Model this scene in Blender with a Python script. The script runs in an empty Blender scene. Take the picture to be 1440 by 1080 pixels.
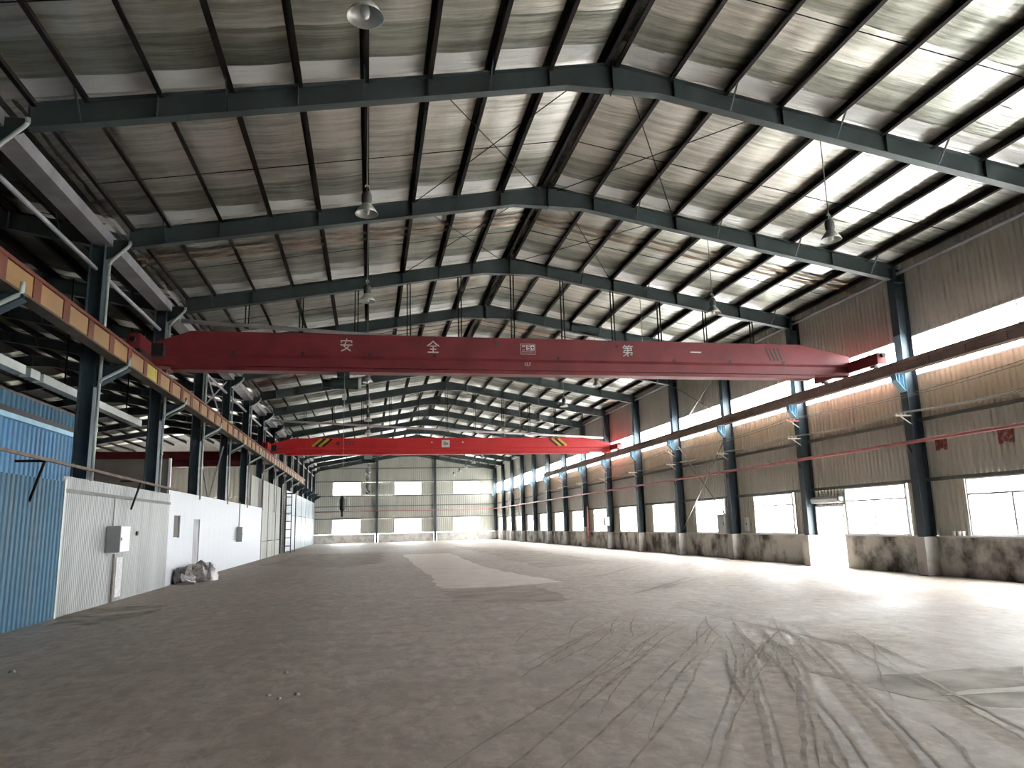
import bpy, math, random
from mathutils import Vector, Matrix
random.seed(7)
S = bpy.context.scene
COL = S.collection

# ------------------------------------------------------------------ camera
YAW, PITCH, ROLL, EYE = 0.1912, 0.1875, 0.0244, 1.754
right0 = Vector((math.cos(YAW), -math.sin(YAW), 0)); ahead = Vector((math.sin(YAW), math.cos(YAW), 0))
fwd = ahead * math.cos(PITCH) + Vector((0, 0, 1)) * math.sin(PITCH)
up0 = -ahead * math.sin(PITCH) + Vector((0, 0, 1)) * math.cos(PITCH)
cr = right0 * math.cos(ROLL) - up0 * math.sin(ROLL)
cu = right0 * math.sin(ROLL) + up0 * math.cos(ROLL)
cam = bpy.data.cameras.new('camera'); camo = bpy.data.objects.new('camera', cam); COL.objects.link(camo)
M = Matrix.Identity(4)
for i in range(3):
    M[i][0], M[i][1], M[i][2] = cr[i], cu[i], -fwd[i]
M[0][3], M[1][3], M[2][3] = 0, 0, EYE
camo.matrix_world = M
cam.sensor_fit = 'HORIZONTAL'; cam.sensor_width = 36.0
cam.lens = 1045.6 / 1440 * 36.0
cam.clip_start = 0.05; cam.clip_end = 600
S.camera = camo

# ------------------------------------------------------------------ daylight: an even overcast sky
world = bpy.data.worlds.new('overcast_sky'); S.world = world; world.use_nodes = True
bg = world.node_tree.nodes['Background']
bg.inputs[0].default_value = (1.0, 0.99, 0.97, 1); bg.inputs[1].default_value = 9.0
S.view_settings.view_transform = 'Standard'; S.view_settings.look = 'None'
S.view_settings.exposure = 2.25; S.view_settings.gamma = 1.0; S.view_settings.use_curve_mapping = False
S.cycles.max_bounces = 10; S.cycles.diffuse_bounces = 4; S.cycles.glossy_bounces = 4; S.cycles.transparent_max_bounces = 12
S.cycles.caustics_reflective = False; S.cycles.caustics_refractive = False
S.cycles.sample_clamp_indirect = 12.0

# ------------------------------------------------------------------ materials
MATS = {}
def mat(name, color, rough=0.6, metal=0.0, var=0.0, scale=3.0, dark=None, stretch=(1, 1, 1), bump=0.0, bscale=40.0, spec=0.4, thresh=(0.35, 0.65), detail=5.0):
    m = bpy.data.materials.new(name); m.use_nodes = True
    nt = m.node_tree; N = nt.nodes; L = nt.links; b = N['Principled BSDF']
    b.inputs['Base Color'].default_value = (*color, 1); b.inputs['Roughness'].default_value = rough
    b.inputs['Metallic'].default_value = metal; b.inputs['Specular IOR Level'].default_value = spec
    geo = N.new('ShaderNodeNewGeometry'); mp = N.new('ShaderNodeMapping'); mp.inputs['Scale'].default_value = stretch
    L.new(geo.outputs['Position'], mp.inputs['Vector'])
    if var > 0:
        n = N.new('ShaderNodeTexNoise'); n.inputs['Scale'].default_value = scale; n.inputs['Detail'].default_value = detail; n.inputs['Roughness'].default_value = 0.6
        L.new(mp.outputs[0], n.inputs['Vector'])
        r = N.new('ShaderNodeMapRange'); r.inputs[1].default_value = thresh[0]; r.inputs[2].default_value = thresh[1]
        r.inputs[3].default_value = 0; r.inputs[4].default_value = var
        L.new(n.outputs['Fac'], r.inputs[0])
        mx = N.new('ShaderNodeMix'); mx.data_type = 'RGBA'
        d = dark if dark else tuple(c * 0.35 for c in color)
        mx.inputs[6].default_value = (*color, 1); mx.inputs[7].default_value = (*d, 1)
        L.new(r.outputs[0], mx.inputs[0]); L.new(mx.outputs[2], b.inputs['Base Color'])
    if bump > 0:
        n2 = N.new('ShaderNodeTexNoise'); n2.inputs['Scale'].default_value = bscale; n2.inputs['Detail'].default_value = 4
        L.new(mp.outputs[0], n2.inputs['Vector'])
        bp = N.new('ShaderNodeBump'); bp.inputs['Strength'].default_value = bump; bp.inputs['Distance'].default_value = 0.05
        L.new(n2.outputs['Fac'], bp.inputs['Height']); L.new(bp.outputs[0], b.inputs['Normal'])
    MATS[name] = m
    return m

mat('steel_teal', (0.062, 0.085, 0.085), 0.5, 0, 0.6, 1.2, (0.035, 0.042, 0.042))
mat('column_blue', (0.055, 0.08, 0.10), 0.5, 0, 0.5, 1.5, (0.03, 0.04, 0.045))
mat('corbel_blue', (0.38, 0.64, 0.80), 0.5, 0, 0.3, 2)  # corbel blue, lightened to hold the strip window's glow
mat('purlin_steel', (0.022, 0.016, 0.015), 0.7, 0, 0.5, 2, (0.01, 0.01, 0.01), spec=0.15)
mat('galvanised', (0.34, 0.34, 0.355), 0.55, 0.1, 0.5, 1.2)
mat('pvc', (0.5, 0.55, 0.52), 0.45, 0, 0.3, 2)
mat('grey_tube', (0.33, 0.34, 0.35), 0.5, 0.2, 0.4, 2)
mat('cladding', (0.64, 0.63, 0.565), 0.55, 0.0, 0.4, 0.8, (0.46, 0.44, 0.38), (1, 1, 0.25))
mat('cladding_warm', (0.74, 0.645, 0.48), 0.55, 0.0, 0.4, 0.8, (0.54, 0.47, 0.37), (1, 1, 0.25))  # yellowed row with the strip window's warm glow mixed into its colour
mat('cladding_end', (0.50, 0.50, 0.45), 0.55, 0.0, 0.5, 0.6, (0.36, 0.36, 0.32), (1, 1, 0.25))
mat('girt', (0.16, 0.165, 0.15), 0.6, 0, 0.4, 2)
mat('grey_sheet', (0.37, 0.385, 0.38), 0.45, 0.1, 0.8, 1.3, (0.24, 0.25, 0.245), (1, 1, 0.12))
mat('blue_sheet', (0.028, 0.125, 0.215), 0.6, 0, 0.7, 1.5, (0.07, 0.125, 0.155), (1, 1, 0.1))
mat('white_panel', (0.56, 0.585, 0.64), 0.5, 0, 0.12, 1.0, (0.6, 0.6, 0.62), (1, 1, 0.3))
mat('pale_panel', (0.26, 0.31, 0.345), 0.5, 0, 0.6, 0.7, (0.18, 0.21, 0.23), (1, 1, 0.2))
mat('board_grey', (0.34, 0.34, 0.30), 0.6, 0, 0.8, 0.7, (0.20, 0.20, 0.175), (1, 1, 0.12))
mat('board_brown', (0.15, 0.125, 0.11), 0.7, 0, 0.7, 1.5, (0.075, 0.062, 0.055), (1, 1, 0.3))
mat('plinth', (0.62, 0.61, 0.57), 0.8, 0, 0.95, 0.9, (0.05, 0.045, 0.038), (1, 1, 0.9), 0.3, 20, thresh=(0.44, 0.62), detail=9)
mat('plinth_white', (0.62, 0.60, 0.57), 0.8, 0, 0.7, 1.6, (0.25, 0.22, 0.2), thresh=(0.45, 0.7))
mat('sill', (0.65, 0.65, 0.63), 0.6)
mat('maroon', (0.20, 0.028, 0.034), 0.45, 0, 0.7, 0.9, (0.10, 0.016, 0.019), thresh=(0.4, 0.7))
mat('crane_red', (0.60, 0.03, 0.035), 0.4, 0, 0.25, 0.8)
mat('runway_rust', (0.17, 0.05, 0.032), 0.6, 0, 0.6, 2.5, (0.09, 0.03, 0.02))
mat('runway_haze', (0.40, 0.30, 0.28), 0.7, 0, 0.6, 2.0, (0.28, 0.19, 0.17))  # right runway's rust paled by window haze, put into its colour
mat('runway_ochre', (0.38, 0.215, 0.085), 0.6, 0, 0.8, 0.8, (0.26, 0.165, 0.10))
mat('runway_yellow', (0.45, 0.37, 0.07), 0.6, 0, 0.4, 2)
mat('runway_bottom', (0.11, 0.08, 0.05), 0.7, 0, 0.5, 2)
mat('red_paint', (0.24, 0.05, 0.045), 0.6, 0, 0.85, 9, (0.42, 0.36, 0.31), thresh=(0.5, 0.7))
mat('pipe_red', (0.48, 0.17, 0.16), 0.45, 0, 0.4, 2)
mat('black', (0.015, 0.015, 0.016), 0.5)
mat('dark_green', (0.02, 0.035, 0.03), 0.5)
mat('white_paint', (0.75, 0.70, 0.70), 0.6, 0, 0.3, 12)
mat('faded_white', (0.55, 0.45, 0.45), 0.7, 0, 0.6, 14, (0.3, 0.1, 0.1))
mat('yellow_paint', (0.65, 0.42, 0.05), 0.5, 0, 0.3, 8)
mat('frame_white', (0.75, 0.76, 0.78), 0.4)
mat('box_grey', (0.55, 0.58, 0.56), 0.45, 0, 0.2, 3)
mat('box_side', (0.30, 0.31, 0.30), 0.5)
mat('lamp_metal', (0.62, 0.63, 0.60), 0.35, 0.5, 0.3, 6)
mat('lamp_body', (0.12, 0.12, 0.12), 0.5, 0.2)
mat('lamp_glass', (0.8, 0.8, 0.78), 0.2)
mat('cable', (0.30, 0.29, 0.25), 0.6)
mat('porcelain', (0.62, 0.58, 0.5), 0.35)
mat('sack_white', (0.75, 0.72, 0.74), 0.7, 0, 0.4, 6, bump=0.4, bscale=14)
mat('sack_grey', (0.33, 0.30, 0.28), 0.8, 0, 0.8, 5, (0.10, 0.09, 0.09), bump=0.5, bscale=14)
mat('sack_dark', (0.06, 0.06, 0.065), 0.7, bump=0.4, bscale=14)
mat('ply', (0.27, 0.235, 0.21), 0.75, 0, 0.7, 1.2, (0.18, 0.155, 0.14))
mat('blue_shed', (0.07, 0.25, 0.46), 0.5, 0, 0.6, 1.5, (0.08, 0.17, 0.26), (1, 1, 0.1))
mat('timber', (0.22, 0.17, 0.13), 0.8, 0, 0.6, 4)
mat('ladder_steel', (0.05, 0.065, 0.08), 0.5)
mat('tyre_mark', (0.203, 0.165, 0.133), 0.85, 0, 0.95, 5, (0.364, 0.305, 0.248), detail=8)
mat('mud_mark', (0.492, 0.419, 0.347), 0.85, 0, 0.95, 6, (0.332, 0.276, 0.225), detail=8)
mat('patch_light', (0.663, 0.571, 0.495), 0.6, 0, 0.4, 1.2, (0.407, 0.355, 0.306), bump=0.08, bscale=9)
mat('patch_dark', (0.246, 0.202, 0.160), 0.75, 0, 0.95, 1.1, (0.407, 0.340, 0.279), detail=8)
mat('wet_dark', (0.182, 0.151, 0.117), 0.75, 0, 0.95, 1.8, (0.385, 0.325, 0.266), thresh=(0.38, 0.62), detail=8)
mat('glint_streak', (0.514, 0.453, 0.378), 0.7, 0, 0.5, 5)  # light reflected in the wet patches, painted as pale streaks
mat('ground', (0.82, 0.81, 0.78), 0.9, 0, 0.3, 0.2)

def foil(name, col, dirt, amount, rough, metal):
    m = bpy.data.materials.new(name); m.use_nodes = True
    nt = m.node_tree; N = nt.nodes; L = nt.links; b = N['Principled BSDF']
    geo = N.new('ShaderNodeNewGeometry')
    mp = N.new('ShaderNodeMapping'); mp.inputs['Scale'].default_value = (0.30, 5.5, 0.30); L.new(geo.outputs['Position'], mp.inputs[0])
    n = N.new('ShaderNodeTexNoise'); n.inputs['Scale'].default_value = 1.0; n.inputs['Detail'].default_value = 7; n.inputs['Roughness'].default_value = 0.72; L.new(mp.outputs[0], n.inputs[0])
    mp3 = N.new('ShaderNodeMapping'); mp3.inputs['Scale'].default_value = (0.9, 0.35, 0.9); L.new(geo.outputs['Position'], mp3.inputs[0])
    n3 = N.new('ShaderNodeTexNoise'); n3.inputs['Scale'].default_value = 1.0; n3.inputs['Detail'].default_value = 5; L.new(mp3.outputs[0], n3.inputs[0])
    av = N.new('ShaderNodeMath'); av.operation = 'MULTIPLY_ADD'; av.inputs[1].default_value = 0.35; L.new(n3.outputs['Fac'], av.inputs[0])
    sc = N.new('ShaderNodeMath'); sc.operation = 'MULTIPLY'; sc.inputs[1].default_value = 0.65; L.new(n.outputs['Fac'], sc.inputs[0]); L.new(sc.outputs[0], av.inputs[2])
    r = N.new('ShaderNodeMapRange'); r.inputs[1].default_value = 0.42; r.inputs[2].default_value = 0.58; r.inputs[3].default_value = 0; r.inputs[4].default_value = amount
    L.new(av.outputs[0], r.inputs[0])
    mx = N.new('ShaderNodeMix'); mx.data_type = 'RGBA'; mx.inputs[6].default_value = (*col, 1); mx.inputs[7].default_value = (*dirt, 1)
    L.new(r.outputs[0], mx.inputs[0]); L.new(mx.outputs[2], b.inputs['Base Color'])
    b.inputs['Roughness'].default_value = rough; b.inputs['Metallic'].default_value = metal
    mp2 = N.new('ShaderNodeMapping'); mp2.inputs['Scale'].default_value = (0.8, 9.0, 0.8); L.new(geo.outputs['Position'], mp2.inputs[0])
    n2 = N.new('ShaderNodeTexNoise'); n2.inputs['Scale'].default_value = 1.0; n2.inputs['Detail'].default_value = 5; L.new(mp2.outputs[0], n2.inputs[0])
    bp = N.new('ShaderNodeBump'); bp.inputs['Strength'].default_value = 0.6; bp.inputs['Distance'].default_value = 0.08
    L.new(n2.outputs['Fac'], bp.inputs['Height']); L.new(bp.outputs[0], b.inputs['Normal'])
    MATS[name] = m
foil('foil', (0.97, 0.97, 0.92), (0.50, 0.51, 0.45), 0.95, 0.36, 0.97)
foil('foil_dirty', (0.62, 0.63, 0.56), (0.24, 0.25, 0.21), 0.95, 0.42, 0.9)
foil('foil_bright', (0.98, 0.98, 0.97), (0.88, 0.88, 0.86), 0.5, 0.45, 0.35)  # bright band beside each rafter, put into the foil colour
foil('foil_dim', (0.16, 0.155, 0.14), (0.07, 0.066, 0.06), 0.9, 0.6, 0.2)  # the side hall's dimness put into the foil colour
foil('foil_brown', (0.33, 0.23, 0.15), (0.17, 0.11, 0.07), 0.9, 0.7, 0.0)

def floor_mat():
    m = bpy.data.materials.new('concrete_floor'); m.use_nodes = True
    nt = m.node_tree; N = nt.nodes; L = nt.links; b = N['Principled BSDF']
    geo = N.new('ShaderNodeNewGeometry')
    def noise(scale, stretch, detail=6, rough=0.6, rot=0.0, dist=0.0):
        mp = N.new('ShaderNodeMapping'); mp.inputs['Scale'].default_value = stretch; mp.inputs['Rotation'].default_value = (0, 0, rot)
        L.new(geo.outputs['Position'], mp.inputs[0])
        n = N.new('ShaderNodeTexNoise'); n.inputs['Scale'].default_value = scale; n.inputs['Detail'].default_value = detail; n.inputs['Roughness'].default_value = rough
        n.inputs['Distortion'].default_value = dist
        L.new(mp.outputs[0], n.inputs[0]); return n.outputs['Fac']
    def rng(x, a, c, lo, hi):
        r = N.new('ShaderNodeMapRange'); r.inputs[1].default_value = a; r.inputs[2].default_value = c; r.inputs[3].default_value = lo; r.inputs[4].default_value = hi
        L.new(x, r.inputs[0]); return r.outputs[0]
    def mixc(f, A, B):
        mx = N.new('ShaderNodeMix'); mx.data_type = 'RGBA'
        for s, v in ((6, A), (7, B)):
            if isinstance(v, tuple): mx.inputs[s].default_value = (*v, 1)
            else: L.new(v, mx.inputs[s])
        L.new(f, mx.inputs[0]); return mx.outputs[2]
    big = noise(0.10, (1, 0.6, 1), 5, 0.55, 0.4, 0.6)
    c = mixc(rng(big, 0.35, 0.65, 0, 1), (0.353, 0.291, 0.239), (0.503, 0.424, 0.351))
    mid = noise(0.55, (1, 0.7, 1), 8, 0.65, 0.8, 0.5)
    c = mixc(rng(mid, 0.45, 0.66, 0, 0.65), c, (0.257, 0.209, 0.167))
    st1 = noise(1.0, (0.18, 2.8, 1), 5, 0.6, -0.95, 0.3)       # scrape marks swept across the slab
    c = mixc(rng(st1, 0.50, 0.66, 0, 0.35), c, (0.235, 0.195, 0.158))
    st2 = noise(1.0, (3.4, 0.14, 1), 5, 0.6, -0.45, 0.2)
    c = mixc(rng(st2, 0.52, 0.70, 0, 0.22), c, (0.578, 0.492, 0.414))
    med = noise(4.5, (1, 0.6, 1), 8, 0.75, -0.6, 0.4)
    c = mixc(rng(med, 0.45, 0.62, 0, 0.7), c, (0.246, 0.200, 0.160))
    med2 = noise(3.0, (1, 0.5, 1), 8, 0.75, -0.5, 0.6)
    c = mixc(rng(med2, 0.50, 0.66, 0, 0.6), c, (0.556, 0.468, 0.392))
    fine = noise(14.0, (1, 1, 1), 4, 0.7)
    c = mixc(rng(fine, 0.4, 0.75, 0, 0.3), c, (0.225, 0.182, 0.144))
    L.new(c, b.inputs['Base Color'])
    ro = rng(mid, 0.3, 0.7, 0.75, 0.5); L.new(ro, b.inputs['Roughness']); b.inputs['Specular IOR Level'].default_value = 0.45
    bp = N.new('ShaderNodeBump'); bp.inputs['Strength'].default_value = 0.25; bp.inputs['Distance'].default_value = 0.02
    L.new(st1, bp.inputs['Height'])
    bp2 = N.new('ShaderNodeBump'); bp2.inputs['Strength'].default_value = 0.2; bp2.inputs['Distance'].default_value = 0.01
    L.new(fine, bp2.inputs['Height']); L.new(bp.outputs[0], bp2.inputs['Normal']); L.new(bp2.outputs[0], b.inputs['Normal'])
    MATS['floor'] = m
floor_mat()

def glass_mat():
    m = bpy.data.materials.new('window_glass'); m.use_nodes = True
    nt = m.node_tree; N = nt.nodes; L = nt.links; N.remove(N['Principled BSDF'])
    t = N.new('ShaderNodeBsdfTransparent'); t.inputs[0].default_value = (0.94, 0.96, 0.97, 1)
    g = N.new('ShaderNodeBsdfGlossy'); g.inputs['Roughness'].default_value = 0.08
    mx = N.new('ShaderNodeMixShader'); mx.inputs[0].default_value = 0.06
    L.new(t.outputs[0], mx.inputs[1]); L.new(g.outputs[0], mx.inputs[2]); L.new(mx.outputs[0], N['Material Output'].inputs[0])
    MATS['glass'] = m
glass_mat()

# ------------------------------------------------------------------ building helpers
ORG = {}
def tag(o, label=None, cat=None, group=None, kind=None):
    if label: o['label'] = label
    if cat: o['category'] = cat
    if group: o['group'] = group
    if kind: o['kind'] = kind
    return o
def thing(name, label, cat, loc=(0, 0, 0), group=None, kind=None):
    o = bpy.data.objects.new(name, None); COL.objects.link(o); o.location = loc; o.empty_display_size = 0.2
    ORG[o.name] = Vector(loc)
    return tag(o, label, cat, group, kind)
class MB:
    def __init__(s): s.v = []; s.f = []
    def box(s, x0, x1, y0, y1, z0, z1):
        b = len(s.v)
        s.v += [(x0, y0, z0), (x1, y0, z0), (x1, y1, z0), (x0, y1, z0), (x0, y0, z1), (x1, y0, z1), (x1, y1, z1), (x0, y1, z1)]
        s.f += [tuple(b + i for i in q) for q in ((0, 3, 2, 1), (4, 5, 6, 7), (0, 1, 5, 4), (1, 2, 6, 5), (2, 3, 7, 6), (3, 0, 4, 7))]
        return s
    def prism(s, poly, axis, a, b):
        # poly: 2D points; axis 'x': (y,z), 'y': (x,z), 'z': (x,y)
        n = len(poly); o = len(s.v)
        def P(p, t): return (t, p[0], p[1]) if axis == 'x' else ((p[0], t, p[1]) if axis == 'y' else (p[0], p[1], t))
        s.v += [P(p, a) for p in poly] + [P(p, b) for p in poly]
        s.f += [tuple(o + i for i in range(n)), tuple(o + n + i for i in reversed(range(n)))]
        s.f += [(o + i, o + n + i, o + n + (i + 1) % n, o + (i + 1) % n) for i in range(n)]
        return s
    def bar(s, p, q, w, h, up=(0, 0, 1)):
        p = Vector(p); q = Vector(q); d = (q - p).normalized(); u = Vector(up)
        if abs(d.dot(u)) > 0.98: u = Vector((1, 0, 0))
        a = d.cross(u).normalized() * w / 2; c = a.cross(d).normalized() * h / 2
        o = len(s.v)
        for e in (p, q): s.v += [tuple(e - a - c), tuple(e + a - c), tuple(e + a + c), tuple(e - a + c)]
        s.f += [tuple(o + i for i in k) for k in ((0, 1, 2, 3), (7, 6, 5, 4), (0, 4, 5, 1), (1, 5, 6, 2), (2, 6, 7, 3), (3, 7, 4, 0))]
        return s
    def tube(s, pts, r, n=8):
        pts = [Vector(p) for p in pts]; o = len(s.v)
        for i, p in enumerate(pts):
            d = (pts[min(i + 1, len(pts) - 1)] - pts[max(i - 1, 0)]).normalized()
            u = Vector((0, 0, 1)) if abs(d.z) < 0.95 else Vector((1, 0, 0))
            a = d.cross(u).normalized(); c = a.cross(d).normalized()
            rr = r[i] if isinstance(r, (list, tuple)) else r
            s.v += [tuple(p + (a * math.cos(t) + c * math.sin(t)) * rr) for t in [2 * math.pi * k / n for k in range(n)]]
        for i in range(len(pts) - 1):
            s.f += [(o + i * n + k, o + i * n + (k + 1) % n, o + (i + 1) * n + (k + 1) % n, o + (i + 1) * n + k) for k in range(n)]
        e = o + (len(pts) - 1) * n
        s.f += [tuple(o + k for k in reversed(range(n))), tuple(e + k for k in range(n))]
        return s
    def lathe(s, c, prof, n=20):
        o = len(s.v); m = len(prof)
        for r, z in prof: s.v += [(c[0] + r * math.cos(2 * math.pi * k / n), c[1] + r * math.sin(2 * math.pi * k / n), c[2] + z) for k in range(n)]
        for i in range(m - 1): s.f += [(o + i * n + k, o + i * n + (k + 1) % n, o + (i + 1) * n + (k + 1) % n, o + (i + 1) * n + k) for k in range(n)]
        return s
    def mesh(s, name, m, org=(0, 0, 0), smooth=False):
        me = bpy.data.meshes.new(name); og = Vector(org)
        me.from_pydata([tuple(Vector(p) - og) for p in s.v], [], s.f); me.validate()
        me.materials.append(MATS[m])
        if smooth:
            for p in me.polygons: p.use_smooth = True
        return me
    def build(s, name, m, parent=None, smooth=False, org=None):
        root = parent
        while root is not None and root.parent is not None: root = root.parent
        base = ORG.get(root.name, Vector((0, 0, 0))) if root is not None else Vector(org or (0, 0, 0))
        o = bpy.data.objects.new(name, s.mesh(name, m, base, smooth)); COL.objects.link(o)
        if parent is not None: o.parent = parent
        else: o.location = base; ORG[o.name] = Vector(base)
        return o
def place(me, name, parent, loc):
    """one more piece that shares mesh data; loc is in the parent's space"""
    o = bpy.data.objects.new(name, me); COL.objects.link(o); o.parent = parent; o.location = loc
    return o
def copy_tree(o, parent=None):
    c = o.copy(); COL.objects.link(c); c.parent = parent
    for ch in list(o.children): copy_tree(ch, c)
    return c
def struct(o, label, cat=None): return tag(o, label, cat, kind='structure')
ORDS = ['first', 'second', 'third', 'fourth', 'fifth', 'sixth', 'seventh', 'eighth', 'ninth', 'tenth', 'eleventh', 'twelfth', 'thirteenth', 'fourteenth', 'fifteenth', 'sixteenth', 'seventeenth', 'eighteenth']

# ------------------------------------------------------------------ dimensions of the hall
BAY = 6.0
def FR(i): return 13.908 + BAY * i            # frame 0 is the nearest one in view
RIDGE = 5.05; SLOPE = 0.175
WALL = 16.62; PLN = 16.5; YEND = FR(14) + 0.35; YBACK = -10.2
def rtop(x): return 11.54 - SLOPE * abs(x - RIDGE)     # top of rafters
def roofz(x): return rtop(x) + 0.21                    # insulation plane
HALL2 = -23.25                                          # the hall next door on the left

# ------------------------------------------------------------------ floor and outside ground
floor = struct(MB().box(-30.5, WALL + 0.13, YBACK, YEND, -0.3, 0).build('floor', 'floor'), 'bare grey concrete floor with tyre marks', 'floor')
g = MB().box(-160, 160, -120, 240, -0.5, -0.31).build('pavement', 'ground'); struct(g, 'pale ground outside the hall', 'ground')
def flat(name, m, pts, z, h=0.003, jitter=0.0):
    if jitter:
        q = []
        for i, p in enumerate(pts):
            a = Vector((*p, 0)); c = Vector((*pts[(i + 1) % len(pts)], 0)); k = max(2, min(14, int((c - a).length / 0.5)))
            for t in range(k):
                e = a.lerp(c, t / k); q.append((e.x + random.uniform(-jitter, jitter), e.y + random.uniform(-jitter, jitter)))
        pts = q
    return MB().prism(list(reversed(pts)), 'z', z + h, z).build(name, m, floor)
TRACKS = []
def ribbon(name, m, pts, w, z=0.0, h=0.0002, wob=0.012):
    z = 0.0004 + 0.00022 * len(TRACKS); TRACKS.append(name)
    # a worn track along a smooth line on the slab
    P = [Vector((*p, 0)) for p in pts]; S_ = []
    for i in range(len(P) - 1):
        a = P[max(i - 1, 0)]; b = P[i]; c = P[i + 1]; d = P[min(i + 2, len(P) - 1)]
        for k in range(8):
            t = k / 8
            S_.append(0.5 * ((2 * b) + (c - a) * t + (2 * a - 5 * b + 4 * c - d) * t * t + (3 * b - a - 3 * c + d) * t ** 3))
    S_.append(P[-1]); mb = MB(); n = len(S_)
    for i, p in enumerate(S_):
        d = (S_[min(i + 1, n - 1)] - S_[max(i - 1, 0)]).normalized(); s = Vector((-d.y, d.x, 0))
        tw = w * (0.35 + 0.65 * math.sin(math.pi * min(1, max(0, (i + 0.6) / (n + 0.2))))) * random.uniform(0.96, 1.04)
        p = p + s * random.uniform(-wob, wob)
        mb.v += [tuple(p - s * tw / 2 + Vector((0, 0, z))), tuple(p + s * tw / 2 + Vector((0, 0, z))), tuple(p - s * tw * 0.3 + Vector((0, 0, z + h))), tuple(p + s * tw * 0.3 + Vector((0, 0, z + h)))]
    for i in range(n - 1):
        o = i * 4; e = o + 4
        mb.f += [(e, e + 2, o + 2, o), (e + 2, e + 3, o + 3, o + 2), (e + 3, e + 1, o + 1, o + 3)]
    return mb.build(name, m, floor)
flat('concrete_patch', 'patch_light', [(2.16, 51.2), (5.32, 51.0), (4.93, 33.0), (5.32, 27.0), (5.97, 23.0), (3.67, 21.9), (2.06, 22.2), (2.26, 30.3)], 0, 0.004, 0.1)
flat('worn_patch', 'patch_dark', [(2.06, 21.2), (3.48, 22.0), (4.81, 21.8), (4.70, 17.6), (3.62, 17.2), (2.73, 17.3), (1.96, 17.6)], 0, 0.003, 0.14)
flat('worn_patch', 'patch_dark', [(7.7, 69.0), (11.3, 49.7), (10.9, 33.4), (7.0, 31.0), (7.4, 46.3)], 0, 0.003, 0.25)
flat('worn_patch', 'patch_dark', [(-5.0, 58.0), (1.2, 57.0), (0.6, 40.0), (-1.0, 36.0), (-5.4, 42.0)], 0, 0.002, 0.3)
flat('wet_patch', 'wet_dark', [(4.97, 8.32), (5.59, 7.9), (6.53, 7.94), (7.46, 7.81), (5.91, 6.26), (5.48, 6.53), (5.16, 7.2)], 0, 0.002, 0.08)
flat('wet_patch', 'wet_dark', [(-6.74, 18.8), (-6.66, 20.6), (-4.88, 20.7), (-4.78, 19.3), (-4.93, 17.9), (-5.49, 16.65), (-6.24, 16.95)], 0, 0.002, 0.1)
flat('glint_streak', 'glint_streak', [(-6.1, 18.6), (-5.5, 19.4), (-4.9, 19.7), (-5.1, 19.1), (-5.6, 18.7)], 0.002, 0.002, 0.05)
flat('glint_streak', 'glint_streak', [(5.58, 6.87), (6.05, 6.99), (6.61, 6.96), (6.43, 6.77), (5.97, 6.81)], 0.002, 0.003, 0.02)
TR = [([(5.31, 10.41), (4.3, 8.32), (3.6, 6.81), (3.19, 5.96), (2.8, 5.2)], 0.10), ([(5.7, 9.93), (4.89, 8.34), (3.94, 6.71), (3.0, 5.1)], 0.09),
      ([(5.68, 10.27), (4.51, 7.84), (3.87, 6.21), (3.3, 5.0)], 0.06), ([(6.41, 10.73), (5.07, 7.66), (4.37, 6.07), (3.8, 4.9)], 0.10),
      ([(6.01, 7.98), (5.57, 6.81), (5.29, 5.99), (5.0, 5.2)], 0.06), ([(5.55, 11.45), (4.56, 9.17), (3.42, 7.16), (2.3, 5.3)], 0.05),
      ([(4.15, 9.31), (3.15, 7.55), (1.75, 5.4)], 0.05), ([(3.89, 6.46), (3.51, 5.67), (3.2, 5.0)], 0.06), ([(4.71, 5.97), (4.48, 5.39), (4.1, 4.8)], 0.06),
      ([(4.35, 11.11), (2.68, 8.42), (0.9, 5.6)], 0.05), ([(3.63, 10.67), (2.13, 8.22), (0.4, 5.7)], 0.045), ([(5.71, 12.28), (3.35, 8.62), (1.4, 5.7)], 0.05),
      ([(3.99, 8.68), (4.4, 8.55), (4.83, 8.23)], 0.05), ([(-1.85, 13.71), (-1.03, 13.58), (-0.2, 13.53), (0.65, 13.3)], 0.06),
      ([(6.34, 15.67), (6.35, 13.62), (6.48, 11.35), (6.54, 9.96), (6.68, 8.93)], 0.06)]
for k, (pts, w) in enumerate(TR[:5]): ribbon('mud_mark', 'mud_mark', [(x - 0.12, y) for x, y in pts], 0.24)
for k, (pts, w) in enumerate(TR): ribbon('tyre_mark', 'tyre_mark', pts, w * 0.7)
for k, (pts, w) in enumerate(TR[:6]):
    ribbon('mud_mark', 'mud_mark', [(x + 0.14, y) for x, y in pts], w * 0.8)
for k in range(70):
    x0 = random.uniform(3.0, 7.4); y0 = random.uniform(9.5, 15); L_ = random.uniform(2.0, 4.6); a = -2.15 + random.uniform(-0.16, 0.16) + (x0 - 5) * 0.03
    pts = [(x0 + math.cos(a) * L_ * t + 0.25 * t * t, y0 + math.sin(a) * L_ * t) for t in (0, 0.33, 0.66, 1)]
    ribbon('tyre_mark' if k % 3 else 'mud_mark', 'tyre_mark' if k % 3 else 'mud_mark', pts, random.uniform(0.012, 0.04))
for k in range(14):
    x0 = random.uniform(4, 10); y0 = random.uniform(17, 32); L_ = random.uniform(3, 7); a = random.choice([0.5, 0.9, -0.5, 2.6]) + random.uniform(-0.2, 0.2)
    ribbon('tyre_mark', 'tyre_mark', [(x0 + math.cos(a) * L_ * t, y0 + math.sin(a) * L_ * t + 0.4 * t * t) for t in (0, 0.33, 0.66, 1)], random.uniform(0.05, 0.12))

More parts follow.
